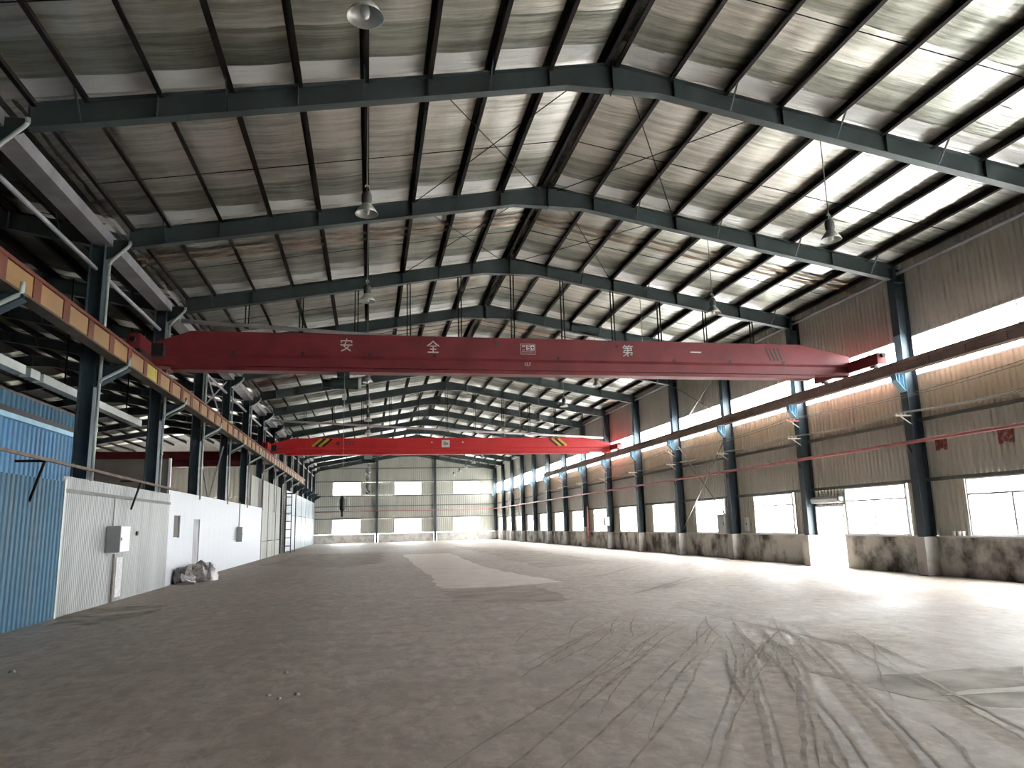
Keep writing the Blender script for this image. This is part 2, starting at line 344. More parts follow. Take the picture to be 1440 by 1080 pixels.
# ------------------------------------------------------------------ roof: insulation strips, purlins, sag rods
ceiling = struct(thing('ceiling', None, None), 'silver foil lined pitched roof over dark purlins', 'ceiling')
OFF = [0.17, 1.40, 2.68, 3.96, 5.24, 6.52, 7.80, 9.08, 10.36, 11.25]
def strip_mesh(side, w, seed, m, sag=0.05, end=11.74):
    rnd = random.Random(seed); us = [0.0]
    stops = OFF + [end]
    for a, c in zip([0.0] + OFF, stops):
        for k in (1, 2, 3): us.append(a + (c - a) * k / 3)
    mb = MB(); ny = 4; tilt = rnd.uniform(-0.012, 0.012)
    for u in us:
        near = min(abs(u - s) for s in OFF); d = -sag * min(1.0, near / 0.45)
        for j in range(ny + 1):
            t = j / ny
            dz = d * (0.6 + 0.4 * math.sin(math.pi * t)) + tilt * (t - 0.5) + (0.0 if near < 0.02 else rnd.uniform(-0.010, 0.010)) - 0.02 * (abs(t - 0.5) * 2) ** 4
            mb.v.append((RIDGE + side * u, t * (w + 0.03), 11.75 - SLOPE * u + dz))
    for i in range(len(us) - 1):
        for j in range(ny):
            q = (i * (ny + 1) + j, i * (ny + 1) + j + 1, (i + 1) * (ny + 1) + j + 1, (i + 1) * (ny + 1) + j)
            mb.f.append(q if side < 0 else tuple(reversed(q)))
    return mb.mesh('insulation_strip', m, smooth=True)
SM = {s: [strip_mesh(s, 1.08, k, 'foil') for k in range(5)] for s in (-1, 1)}
SC = {s: [strip_mesh(s, 0.60, 50 + k, 'foil_bright', 0.03) for k in range(2)] for s in (-1, 1)}
SD = {s: [strip_mesh(s, 1.08, 70 + k, 'foil_dirty') for k in range(2)] for s in (-1, 1)}
SO = {s: [strip_mesh(s, 1.08, 30 + k, 'foil_dim') for k in range(3)] for s in (-1, 1)}
SB = {s: strip_mesh(s, 0.16, 90, 'foil_brown', 0.06) for s in (-1, 1)}
def purlin_mesh(side, o, y1):
    x = RIDGE + side * o; z = rtop(x) - 0.03; w = 0.09 * side
    mb = MB()
    mb.box(min(x, x + .008), max(x, x + .008), 0, y1, z, z + 0.205)
    mb.box(min(x, x - w), max(x, x - w), 0, y1, z, z + 0.012); mb.box(min(x, x + w), max(x, x + w), 0, y1, z + 0.193, z + 0.205)
    return mb.mesh('purlin', 'purlin_steel')
PM = {(s, o): purlin_mesh(s, o, 11.99) for s in (-1, 1) for o in OFF}
def roof(parent, dx, y_first, i0, i1, step_seed):
    rnd = random.Random(step_seed)
    for i in range(i0, i1):
        y0 = FR(i)
        for s in (-1, 1):
            for k in range(5):
                place(rnd.choice(SD[s] if k == 4 or rnd.random() < 0.08 else SM[s]), 'insulation_strip', parent, (dx, y0 + 0.02 + 1.08 * k, rnd.uniform(-0.006, 0.006)))
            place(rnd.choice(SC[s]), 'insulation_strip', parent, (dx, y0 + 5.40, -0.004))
roof(ceiling, 0, 0, -1, 14, 3)
for s in (-1, 1):
    for yb in (22.05, 22.55): place(SB[s], 'insulation_tear', ceiling, (0, yb, -0.07))
    place(SB[s], 'insulation_tear', ceiling, (0, 34.6, -0.07))
    for i in range(-1, 14, 2):
        for o in OFF: place(PM[(s, o)], 'purlin', ceiling, (0, FR(i), 0))
def roof_plain(parent, x_off, y0, y1):
    for s in (-1, 1):
        a = RIDGE + x_off; c = a + s * 11.62
        mb = MB(); mb.v = [(a, y0, 11.75), (a, y1, 11.75), (c, y1, 11.75 - SLOPE * 11.62), (c, y0, 11.75 - SLOPE * 11.62),
                           (a, y0, 11.85), (a, y1, 11.85), (c, y1, 11.85 - SLOPE * 11.62), (c, y0, 11.85 - SLOPE * 11.62)]
        mb.f = [(0, 1, 2, 3), (7, 6, 5, 4), (0, 4, 5, 1), (1, 5, 6, 2), (2, 6, 7, 3), (3, 7, 4, 0)]
        mb.build('roof_sheet', 'foil' if x_off == 0 else 'foil_dim', parent)
roof_plain(ceiling, 0, YBACK, FR(-1))
def deck(parent, x_off):
    for s in (-1, 1):
        a = RIDGE + x_off; c = a + s * 11.80; d = 11.80 * SLOPE; z = 11.82
        mb = MB(); mb.v = [(a, YBACK, z), (a, YEND + 0.1, z), (c, YEND + 0.1, z - d), (c, YBACK, z - d), (a, YBACK, z + .05), (a, YEND + 0.1, z + .05), (c, YEND + 0.1, z - d + .05), (c, YBACK, z - d + .05)]
        mb.f = [(0, 1, 2, 3), (7, 6, 5, 4), (0, 4, 5, 1), (1, 5, 6, 2), (2, 6, 7, 3), (3, 7, 4, 0)]
        mb.build('roof_deck', 'galvanised', parent)
deck(ceiling, 0)
MB().tube([(RIDGE, FR(-1), 11.78), (RIDGE, YEND, 11.78)], 0.09, 6).build('ridge_cap', 'galvanised', ceiling)
for s in (-1, 1):                                            # sag rods between purlins and bracing rods
    for i in range(-1, 14):
        ym = FR(i) + 3.3
        MB().tube([(RIDGE + s * 0.2, ym, rtop(RIDGE + .2) + 0.03), (RIDGE + s * 11.2, ym, rtop(RIDGE + 11.2) + 0.03)], 0.012, 5).build('sag_rod', 'purlin_steel', ceiling)
    for i in (0, 1, 6, 11):
        for a, c in ((0.3, 3.9), (3.9, 0.3)):
            MB().tube([(RIDGE + s * a, FR(i), rtop(RIDGE + a) - 0.05), (RIDGE + s * c, FR(i + 1), rtop(RIDGE + c) - 0.05)], 0.013, 5).build('bracing_rod', 'purlin_steel', ceiling)
# eave strut along the head of the right wall
for xs, zs, r in ((16.38, 9.30, 0.06),):
    MB().tube([(xs, FR(-1), zs), (xs, FR(14), zs)], r, 8).build('eave_strut', 'grey_tube', ceiling)

# ------------------------------------------------------------------ right wall: plinth, corrugated sheets, girts
wall_r = struct(thing('wall_right', None, None), 'corrugated sheet wall over a stained plaster plinth on the right', 'wall')
def corr_profile(w, pitch, d):
    u = 0.0; pr = []
    while u < w - 1e-6:
        for t, h in ((0.0, 0), (0.30, 0), (0.42, d), (0.88, d)):
            if u + t * pitch <= w + 1e-6: pr.append((u + t * pitch, h))
        u += pitch
    pr.append((w, 0)); return pr
def corr_y(w, z0, z1, m, pitch=0.2, d=0.045, sgn=-1, name='cladding_sheet'):
    """sheet along +Y from 0..w, ribs standing towards sgn*X"""
    mb = MB(); pr = corr_profile(w, pitch, d)
    for u, h in pr: mb.v += [(sgn * h, u, z0), (sgn * h, u, z1)]
    mb.f = [(2 * i, 2 * i + 2, 2 * i + 3, 2 * i + 1) if sgn > 0 else (2 * i, 2 * i + 1, 2 * i + 3, 2 * i + 2) for i in range(len(pr) - 1)]
    return mb.mesh(name, m)
def corr_x(x0, w, z0, zt, m, pitch=0.25, d=0.035, name='cladding_sheet'):
    """sheet along +X (facing -Y); zt is a number or a function of x"""
    mb = MB(); pr = corr_profile(w, pitch, d)
    for u, h in pr: mb.v += [(u, -h, z0), (u, -h, zt(x0 + u) if callable(zt) else zt)]
    mb.f = [(2 * i, 2 * i + 2, 2 * i + 3, 2 * i + 1) for i in range(len(pr) - 1)]
    return mb.mesh(name, m)
RB0, RB1 = 5.98, 7.28                 # ribbon window
WZ0, WZ1 = 1.15, 2.76                 # low windows
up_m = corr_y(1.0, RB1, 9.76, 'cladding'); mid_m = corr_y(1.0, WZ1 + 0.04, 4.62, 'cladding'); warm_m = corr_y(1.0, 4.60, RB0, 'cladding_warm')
y = 11.0
while y < YEND - 0.2:
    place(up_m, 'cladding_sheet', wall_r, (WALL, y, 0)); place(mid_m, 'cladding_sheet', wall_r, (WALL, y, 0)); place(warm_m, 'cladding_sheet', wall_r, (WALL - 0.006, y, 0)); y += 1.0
place(corr_y(11.0 - YBACK, RB1, 9.76, 'cladding'), 'cladding_sheet', wall_r, (WALL, YBACK, 0))
place(corr_y(11.0 - YBACK, WZ1 + 0.04, RB0, 'cladding'), 'cladding_sheet', wall_r, (WALL, YBACK, 0))
DOOR0, DOOR1, DOORH = 24.12, 25.72, 2.12
wins = []
for i in range(-4, 14):
    a = FR(i) + (0.95 if i == 1 else 1.42); wins.append((i, a, a + 3.08))
# cladding between the low windows
edges = [YBACK] + [e for (_, a, c) in wins for e in (a, c)] + [YEND]
for k in range(0, len(edges), 2):
    a, c = edges[k], edges[k + 1]
    if a < DOOR0 < c:
        place(corr_y(DOOR0 - 0.06 - a, WZ0, WZ1 + 0.04, 'cladding'), 'cladding_sheet', wall_r, (WALL, a, 0))
        place(corr_y(c - DOOR1 - 0.06, WZ0, WZ1 + 0.04, 'cladding'), 'cladding_sheet', wall_r, (WALL, DOOR1 + 0.06, 0))
        place(corr_y(DOOR1 - DOOR0 + 0.12, DOORH + 0.06, WZ1 + 0.04, 'cladding'), 'cladding_sheet', wall_r, (WALL, DOOR0 - 0.06, 0))
    elif c - a > 0.05:
        place(corr_y(c - a, WZ0, WZ1 + 0.04, 'cladding'), 'cladding_sheet', wall_r, (WALL, a, 0))
for i in range(-4, 14):                # plinth, one length for each bay, and whitewashed piers below the columns
    a, c = FR(i) + 0.20, FR(i + 1) - 0.20
    if i == -4: a = YBACK
    if i == 1:
        MB().box(PLN, PLN + 0.24, a, DOOR0 - 0.06, 0, 1.1).build('plinth', 'plinth', wall_r)
        MB().box(PLN - 0.02, PLN + 0.24, DOOR1 + 0.06, FR(2) - 0.20, 0, 1.1).build('plinth', 'plinth_white', wall_r)
    else:
        MB().box(PLN, PLN + 0.24, a, c, 0, 1.1).build('plinth', 'plinth', wall_r)
    if i == 1: MB().box(PLN - 0.05, PLN + 0.26, a, DOOR0 - 0.06, 1.1, 1.15).build('sill', 'sill', wall_r)
    else: MB().box(PLN - 0.05, PLN + 0.26, a, c, 1.1, 1.15).build('sill', 'sill', wall_r)
pier = MB().box(-0.24, 0.5, -0.20, 0.20, 0, 1.12).mesh('pier', 'plinth_white')
for i in range(-3, 15): place(pier, 'pier', wall_r, (PLN - 0.2, FR(i), 0))
for z in (2.80, 4.62):
    MB().box(WALL - 0.11, WALL - 0.04, YBACK, YEND, z - 0.05, z + 0.05).build('girt', 'girt', wall_r)
tag(wall_r, 'corrugated sheet wall over a stained plaster plinth on the right')

# ------------------------------------------------------------------ windows in the right wall
def sash_window(idx, y0, y1, label, first=None):
    t = thing('window_%d' % idx, label, 'window', (WALL - 0.05, y0, WZ0), kind='structure')
    x0, x1 = WALL - 0.10, WALL - 0.03; w = 0.055
    mb = MB(); mb.box(x0, x1, y0, y0 + w, WZ0, WZ1); mb.box(x0, x1, y1 - w, y1, WZ0, WZ1)
    mb.box(x0, x1, y0 + w, y1 - w, WZ0, WZ0 + w); mb.box(x0, x1, y0 + w, y1 - w, WZ1 - w, WZ1)
    mb.build('window_frame', 'frame_white', t)
    MB().box(x0, x1, y0 + w, y1 - w, 2.27, 2.33).build('transom', 'frame_white', t)
    ym = (y0 + y1) / 2
    MB().box(x0, x1, ym - 0.035, ym + 0.035, WZ0 + w, 2.27).build('mullion', 'frame_white', t)
    for a, c, z0, z1 in ((y0 + w, ym - .035, WZ0 + w, 2.27), (ym + .035, y1 - w, WZ0 + w, 2.27), (y0 + w, y1 - w, 2.33, WZ1 - w)):
        MB().box(WALL - 0.068, WALL - 0.062, a, c, z0, z1).build('pane', 'glass', t)
    return t
n = 0
for i, a, c in wins:
    n += 1
    lab = ('low white sliding window of the right wall, %s bay beyond the nearest frame' % ORDS[i]) if i >= 0 else 'low white sliding window of the right wall, %s bay behind the nearest frame' % ORDS[-i - 1]
    if i == 1: lab = 'low white sliding window right beside the open door'
    sash_window(n, a, c, lab)
def ribbon_window(idx, y0, y1, label):
    t = thing('window_%d' % idx, label, 'window', (WALL, y0, RB0), kind='structure')
    x0, x1 = WALL - 0.06, WALL; w = 0.05
    mb = MB(); mb.box(x0, x1, y0, y1, RB0, RB0 + w); mb.box(x0, x1, y0, y1, RB1 - w, RB1); mb.box(x0, x1, y0, y0 + 0.03, RB0 + w, RB1 - w); mb.box(x0, x1, y1 - 0.03, y1, RB0 + w, RB1 - w)
    mb.build('window_frame', 'frame_white', t)
    ks = max(2, int(round((y1 - y0) / 2.0)))
    for k in range(ks):
        a = y0 + (y1 - y0) * k / ks; c = y0 + (y1 - y0) * (k + 1) / ks
        if k: MB().box(x0, x1, a - 0.02, a + 0.02, RB0 + w, RB1 - w).build('mullion', 'frame_white', t)
        MB().box(WALL - 0.033, WALL - 0.027, a + 0.02, c - 0.02, RB0 + w, RB1 - w).build('pane', 'glass', t)
for i in range(-1, 14):
    n += 1
    ribbon_window(n, FR(i), FR(i + 1), 'bright high strip window of the right wall, %s' % ('%s bay beyond the nearest frame' % ORDS[i] if i >= 0 else 'bay before the nearest frame'))
n += 1
ribbon_window(n, YBACK, FR(-1), 'bright high strip window of the right wall, stretch beside the camera')
# the open door between two plinth ends
d = thing('door_1', 'open doorway with pale frame in the right wall, flooded with daylight', 'door', (WALL, DOOR0, 0), kind='structure')
mb = MB(); mb.box(PLN, WALL + 0.1, DOOR0 - 0.06, DOOR0, 0, DOORH + 0.06); mb.box(PLN, WALL + 0.1, DOOR1, DOOR1 + 0.06, 0, DOORH + 0.06); mb.box(PLN, WALL + 0.1, DOOR0, DOOR1, DOORH, DOORH + 0.06)
mb.build('door_frame', 'frame_white', d)
MB().box(WALL + 0.12, WALL + 1.55, DOOR1 + 0.0, DOOR1 + 0.04, 0.02, DOORH - 0.02).build('door_leaf', 'frame_white', d)
MB().box(PLN, WALL + 0.4, DOOR0, DOOR1, -0.05, 0.015).build('threshold', 'sill', d)

# ------------------------------------------------------------------ end wall
wall_e = struct(thing('wall_end', None, None, (0, YEND, 0)), 'pale corrugated gable wall at the far end', 'wall')
EW = [(-4.6, -1.05), (3.2, 6.65), (10.8, 14.35)]
EZ = (5.95, 7.62); LZ = (1.1, 2.95)
def end_row(z0, zt, gaps, parent, dx=0.0):
    x = -6.95 + dx
    xe = WALL + dx
    cuts = sorted([(a + dx, c + dx) for a, c in gaps])
    while x < xe - 0.01:
        nx = min(x + 1.0, xe)
        for a, c in cuts:
            if a <= x + 1e-6 < c: x = c; nx = min(x + 1.0, xe)
        for a, c in cuts:
            if x < a < nx: nx = a
        place(corr_x(x - dx, nx - x, z0, zt, 'cladding_end'), 'cladding_sheet', parent, (x, 0, 0))
        x = nx
end_row(LZ[0], LZ[1], EW, wall_e); end_row(LZ[1], EZ[0], [], wall_e); end_row(EZ[0], EZ[1], EW, wall_e)
end_row(EZ[1], lambda x: roofz(x) + 0.03, [], wall_e)
for a, c in ((-6.95, 0.75), (1.15, 8.2), (8.6, 16.2)):
    MB().box(a, c, YEND - 0.18, YEND + 0.06, 0, 1.08).build('plinth', 'plinth_white', wall_e)
for z in (9.4, 7.72, 5.86, 4.57, 3.05):
    MB().box(-6.9, WALL, YEND - 0.12, YEND - 0.045, z - 0.05, z + 0.05).build('girt', 'girt', wall_e)
for x in (0.95, 8.4):
    mb = MB(); mb.box(x - 0.15, x + 0.15, YEND - 0.50, YEND - 0.48, 0, rtop(x)); mb.box(x - 0.006, x + 0.006, YEND - 0.48, YEND - 0.21, 0, rtop(x)); mb.box(x - 0.15, x + 0.15, YEND - 0.21, YEND - 0.19, 0, rtop(x))
    mb.build('wind_column', 'column_blue', wall_e)
for a, c in EW:
    for z0, z1, nm in ((*EZ, 'upper'), (*LZ, 'lower')):
        n += 1; side = {-4.6: 'left', 3.2: 'middle', 10.8: 'right'}[a]
        t = thing('window_%d' % n, '%s %s window in the far gable wall, blown out white' % (nm, side), 'window', (a, YEND, z0), kind='structure')
        w = 0.06; mb = MB()
        mb.box(a, a + w, YEND - 0.05, YEND + 0.03, z0, z1); mb.box(c - w, c, YEND - 0.05, YEND + 0.03, z0, z1)
        mb.box(a + w, c - w, YEND - 0.05, YEND + 0.03, z0, z0 + w); mb.box(a + w, c - w, YEND - 0.05, YEND + 0.03, z1 - w, z1)
        mb.build('window_frame', 'frame_white', t)
        xm = (a + c) / 2; MB().box(xm - 0.03, xm + 0.03, YEND - 0.05, YEND + 0.03, z0 + w, z1 - w).build('mullion', 'frame_white', t)
        for p, q in ((a + w, xm - .03), (xm + .03, c - w)): MB().box(p, q, YEND - 0.013, YEND - 0.007, z0 + w, z1 - w).build('pane', 'glass', t)
# wall behind the camera and the side hall's outer walls
struct(MB().prism([(-30.3, 0), (16.8, 0), (16.8, 9.75), (5.05, 11.8), (-6.6, 9.75), (-18.2, 11.8), (-30.3, 9.7)], 'y', YBACK - 0.1, YBACK).build('wall_back', 'board_brown'), 'closed wall behind the camera', 'wall')

# ------------------------------------------------------------------ portal frames
def isec_col(mb, x0, x1, y, z0, z1, w=0.32, t=0.018):
    mb.box(x0, x0 + t, y - w / 2, y + w / 2, z0, z1); mb.box(x1 - t, x1, y - w / 2, y + w / 2, z0, z1); mb.box(x0 + t, x1 - t, y - 0.008, y + 0.008, z0, z1)
def rafter_part(root, side, dx=0.0):
    f = lambda o: RIDGE + dx + side * o
    bot = [(11.25, 9.08), (1.03, 10.90), (0.0, 10.905)]
    top = lambda o: 11.54 - SLOPE * o
    y0 = FR(0)
    web = MB().prism([(f(11.25), 9.10), (f(11.25), top(11.25) - .02), (f(0), 11.52), (f(0), 10.92), (f(1.03), 10.92)], 'y', y0 - 0.007, y0 + 0.007)
    raf = web.build('rafter', 'steel_teal', root)
    fl = MB()
    for (a, za), (c, zc) in (((11.25, top(11.25)), (0, 11.54)), ((11.25, 9.09), (1.03, 10.91)), ((1.03, 10.91), (0, 10.915))):
        fl.bar((f(a), y0, za - 0.01), (f(c), y0, zc - 0.01), 0.22, 0.02)
    fl.build('flange', 'steel_teal', raf)
    for k, o in enumerate(OFF[1:]):
        if k % 2: continue
        zb = 9.10 + (11.25 - o) * (10.91 - 9.09) / 10.22
        MB().box(f(o) - 0.006, f(o) + 0.006, y0 - 0.10, y0 + 0.10, zb, top(o) - 0.02).build('stiffener', 'steel_teal', raf)
    for o in (2.68, 5.24, 7.80, 10.36):
        zb = 9.10 + (11.25 - o) * (10.91 - 9.09) / 10.22
        MB().bar((f(o), y0 - 0.55, top(o) + 0.03), (f(o), y0 - 0.10, zb), 0.03, 0.03).build('fly_brace', 'steel_teal', raf)
    MB().box(f(0) - 0.012, f(0) + 0.012, y0 - 0.12, y0 + 0.12, 10.86, 11.6).build('end_plate', 'steel_teal', raf)
    return raf
CLX0, CLX1 = -7.12, -6.76; CRX0, CRX1 = 16.14, 16.54
def frame_label(i): return 'dark teal steel portal frame, %s in line from the camera' % ORDS[i]
pf = thing('portal_frame', frame_label(0), 'steel frame', (RIDGE, FR(0), 0), 'portal frames along the hall')
y0 = FR(0)
for side in (-1, 1): rafter_part(pf, side)
mb = MB(); isec_col(mb, CRX0, CRX1, y0, 0, 9.45); cright = mb.build('column', 'column_blue', pf)
mb = MB(); isec_col(mb, CLX0, CLX1, y0, 0, 9.35); cleft = mb.build('column', 'column_blue', pf)
MB().box(CRX0 - 0.1, CRX1 + 0.02, y0 - 0.2, y0 + 0.2, 0, 0.02).build('base_plate', 'column_blue', cright)
MB().box(CRX0 + 0.018, CRX1 - 0.018, y0 - 0.12, y0 + 0.12, 9.0, 9.02).build('stiffener', 'column_blue', cright)
# corbels that carry the crane runways
mb = MB(); mb.prism([(CRX0, 5.51), (CRX0, 6.04), (15.84, 6.04), (15.84, 5.87)], 'y', y0 - 0.008, y0 + 0.008)
cb = mb.build('corbel', 'corbel_blue', pf)
mb = MB(); mb.box(15.84, CRX0, y0 - 0.13, y0 + 0.13, 6.04, 6.06); mb.bar((CRX0, y0, 5.50), (15.84, y0, 5.86), 0.24, 0.02); mb.bar((15.85, y0, 5.86), (15.85, y0, 6.04), 0.24, 0.02, (1, 0, 0))
mb.build('flange', 'corbel_blue', cb)
for dxx in (0.10, 0.24): MB().box(15.84 + dxx, 15.852 + dxx, y0 - 0.12, y0 + 0.12, 5.87 - dxx, 6.04).build('stiffener', 'corbel_blue', cb)
mb = MB(); mb.box(CRX0 - 0.004, CRX0, y0 - 0.16, y0 + 0.16, 5.5, RB1).build('painted_glow', 'corbel_blue', cright)  # strip window's glow painted on the column face as a paler sheet
mb = MB(); mb.prism([(CLX1, 5.40), (CLX1, 5.93), (-6.0, 5.93), (-6.0, 5.86)], 'y', y0 - 0.008, y0 + 0.008)
cb = mb.build('corbel', 'column_blue', pf)
mb = MB(); mb.box(CLX1, -6.0, y0 - 0.13, y0 + 0.13, 5.93, 5.95); mb.bar((CLX1, y0, 5.39), (-6.0, y0, 5.85), 0.24, 0.02)
mb.build('flange', 'column_blue', cb)
# knee gusset at the left eave
MB().prism([(CLX1, 8.75), (CLX1, 9.3), (-6.15, 9.3), (-6.15, 9.1)], 'y', y0 - 0.008, y0 + 0.008).build('knee_gusset', 'steel_teal', pf)
for i in range(1, 15):
    c = copy_tree(pf); c.location = (RIDGE, FR(i), 0); c['label'] = frame_label(i)

# ------------------------------------------------------------------ hall next door (seen through the open column line)
ceil2 = struct(thing('ceiling', None, None), 'dim foil lined roof of the side hall on the left', 'ceiling')
for i in range(0, 11):
    for s in (-1, 1):
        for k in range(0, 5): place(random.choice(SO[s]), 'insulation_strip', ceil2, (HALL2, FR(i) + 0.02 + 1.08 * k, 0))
        place(random.choice(SM[s]), 'insulation_strip', ceil2, (HALL2, FR(i) + 5.40, -0.004))
for s in (-1, 1):
    for i in range(0, 11, 2):
        for o in OFF[:-1]: place(PM[(s, o)], 'purlin', ceil2, (HALL2, FR(i), 0))
deck(ceil2, HALL2); roof_plain(ceil2, HALL2, YBACK, FR(0)); roof_plain(ceil2, HALL2, FR(11), YEND)
sf = thing('roof_truss', 'dark rafter pair of the side hall on the left, first in line', 'steel frame', (RIDGE + HALL2, FR(0), 0), 'side hall rafters')
for side in (-1, 1): rafter_part(sf, side, HALL2)
mb = MB(); isec_col(mb, -29.9, -29.54, FR(0), 0, 9.4); mb.build('column', 'column_blue', sf)
for i in range(1, 11):
    c = copy_tree(sf); c.location = (RIDGE + HALL2, FR(i), 0); c['label'] = 'dark rafter pair of the side hall on the left, %s in line' % ORDS[i]
wl = struct(thing('wall_left', None, None), 'outer sheet wall of the side hall on the far left', 'wall')
for z0, z1 in ((0, 1.15), (2.76, 9.76)):
    place(corr_y(YEND - YBACK, z0, z1, 'cladding', 0.6, 0.05, 1), 'cladding_sheet', wl, (-30.0, YBACK, 0))
yy = YBACK
for i in (9, 12):
    a = FR(i) + 1.9; place(corr_y(a - yy, 1.15, 2.76, 'cladding', 0.6, 0.05, 1), 'cladding_sheet', wl, (-30.0, yy, 0)); yy = a + 2.0
place(corr_y(YEND - yy, 1.15, 2.76, 'cladding', 0.6, 0.05, 1), 'cladding_sheet', wl, (-30.0, yy, 0))
wle = struct(thing('wall_end', None, None, (0, YEND, 0)), 'far end wall of the side hall with one bright opening', 'wall')
for x0, w, z0, zt in ((-30.0, 4.0, 0, 6.0), (-26.0, 12.5, 0, 1.2), (-26, 12.5, 3.4, 6.0), (-13.5, 6.55, 0, 6.0), (-30.0, 23.05, 6.0, lambda x: 11.78 - SLOPE * abs(x - RIDGE - HALL2))):
    place(corr_x(x0, w, z0, zt, 'cladding_end', 0.6, 0.04), 'cladding_sheet', wle, (x0, 0, 0))

# valley gutter, struts and braces on the left column line
gut = thing('valley_gutter', 'long grey box gutter under the roof valley above the left columns', 'gutter', (-6.9, FR(0), 9.1))
for i in range(-1, 14):
    mb = MB(); a, c = FR(i) + 0.01, FR(i + 1) - 0.01
    mb.box(-6.65, -6.62, a, c, 9.14, 9.40); mb.box(-7.08, -7.05, a, c, 9.14, 9.40); mb.box(-7.08, -6.62, a, c, 9.11, 9.14)
    mb.build('gutter_length', 'galvanised', gut)
tt = thing('strut_tube', 'long grey strut tube running below the roof gutter on the left', 'strut', (-6.95, FR(0), 8.4))
for i in range(-1, 14): MB().tube([(-6.94, FR(i) + 0.14, 8.45), (-6.94, FR(i + 1) - 0.14, 8.45)], 0.055, 8).build('tube_length', 'grey_tube', tt)
for z, X, nm in ((8.45, -6.94, ''),):
    pass
def brace(label, pts, r=0.035, m='grey_tube'):
    mb = MB()
    t = thing('column_brace', label, 'brace', pts[0][0])
    for a, c in pts: MB().tube([a, c], r, 6).build('rod', m, t)
YD, YE = FR(3), FR(4)
brace('V brace between left columns above the white partition', [((-6.95, (YD + YE) / 2, 3.15), (-6.95, YD + 0.13, 5.8)), ((-6.95, (YD + YE) / 2, 3.15), (-6.95, YE - 0.13, 5.8))])
brace('crossed rods between left columns above the runway beam', [((-6.95, YD + 0.13, 6.6), (-6.95, YE - 0.13, 9.0)), ((-6.95, YE - 0.13, 6.6), (-6.95, YD + 0.13, 9.0))])
brace('crossed braces low on the right wall in front of a bright window', [((16.40, YD + 0.13, 1.3), (16.40, YE - 0.13, 5.7)), ((16.36, YE - 0.13, 1.3), (16.36, YD + 0.13, 5.7))], 0.03)
brace('crossed braces high on the right wall above the strip window', [((16.40, YD + 0.13, 6.4), (16.40, YE - 0.13, 9.0)), ((16.36, YE - 0.13, 6.4), (16.36, YD + 0.13, 9.0))], 0.025)
brace('crossed braces far down the right wall near its end', [((16.40, FR(11) + 0.13, 1.3), (16.40, FR(12) - 0.13, 5.7)), ((16.36, FR(12) - 0.13, 1.3), (16.36, FR(11) + 0.13, 5.7))], 0.03)

# downpipes on the left columns
def downpipe(i):
    y = FR(i) - 0.17
    lab = 'pale plastic downpipe on the left column, %s from the camera' % ORDS[i]
    t = thing('downpipe', lab, 'pipe', (-6.64, y, 3.2), 'downpipes on the left columns')
    MB().tube([(-6.16, y, 9.22), (-6.16, y, 9.12)], 0.045, 10).build('outlet', 'pvc', t, True)
    MB().tube([(-6.16, y, 9.13), (-6.20, y, 9.06), (-6.58, y, 8.66), (-6.62, y, 8.56)], 0.04, 10).build('elbow', 'pvc', t, True)
    MB().tube([(-6.62, y, 8.58), (-6.62, y, 5.5)], 0.04, 10).build('upper_length', 'pvc', t, True)
    MB().tube([(-5.97, y, 6.12), (-5.97, y, 5.93), (-6.02, y, 5.88), (-6.58, y, 5.56), (-6.63, y, 5.46)], 0.04, 10).build('offset', 'pvc', t, True)
    MB().tube([(-6.63, y, 5.5), (-6.63, y, 3.05)], 0.04, 10).build('lower_length', 'pvc', t, True)
    for z in (8.2, 4.3): MB().tube([(-6.62 if z > 6 else -6.63, y, z - 0.05), (-6.62 if z > 6 else -6.63, y, z + 0.05)], 0.052, 10).build('coupling', 'pvc', t, True)
for i in range(0, 10): downpipe(i)

# ------------------------------------------------------------------ crane runways
def runway(label, xc, s, y0, y1, mweb, zb, zt, rail):
    mr = 'runway_haze' if mweb == 'runway_haze' else 'runway_rust'
    t = thing('crane_runway', label, 'runway beam', (xc, y0, 5.95))
    MB().box(xc - 0.14, xc + 0.14, y0, y1, zt - 0.07, zt).build('top_flange', mr, t)
    MB().box(xc - 0.14, xc + 0.14, y0, y1, zb, zb + 0.04).build('bottom_flange', 'runway_bottom' if mr == 'runway_rust' else mr, t)
    MB().box(xc - 0.035, xc + 0.035, y0, y1, zt, zt + rail).build('rail', mr, t)
    MB().box(xc - 0.006, xc + 0.006, y0, y1, zb + 0.04, zt - 0.07).build('web', mr, t)
    st = MB().box(-0.13, 0.13, -0.16, 0.16, zb + 0.04, zt - 0.07).mesh('stiffener', mr)
    pn = {m: MB().box(min(0, s * 0.10), max(0, s * 0.10), 0.16, 1.37 - 0.16, zb + 0.05, zt - 0.08).mesh('web_panel', m) for m in ('runway_ochre', 'runway_yellow', 'runway_haze')}
    yy = 13.11 - 1.37 * 7; k = 0
    while yy < y1 - 1.4:
        if yy > y0: 
            o = place(st, 'stiffener', t, (0, yy - y0, -5.95))
            mm = mweb if not (mweb == 'runway_ochre' and abs(yy - 21.3) < 0.5) else 'runway_yellow'
            place(pn[mm], 'web_panel', t, (0.007 * s, yy - y0, -5.95))
        yy += 1.37; k += 1
    return t
RUN_L, RUN_R = -6.16, 16.02
runway('rusty red crane runway beam with ochre web panels along the left columns', RUN_L, 1, 3.0, FR(10), 'runway_ochre', 5.95, 6.47, 0.08)
runway('haze-paled brown crane runway beam on blue corbels along the right wall', RUN_R, -1, 3.0, FR(9) + 0.3, 'runway_haze', 6.06, 6.38, 0.07)

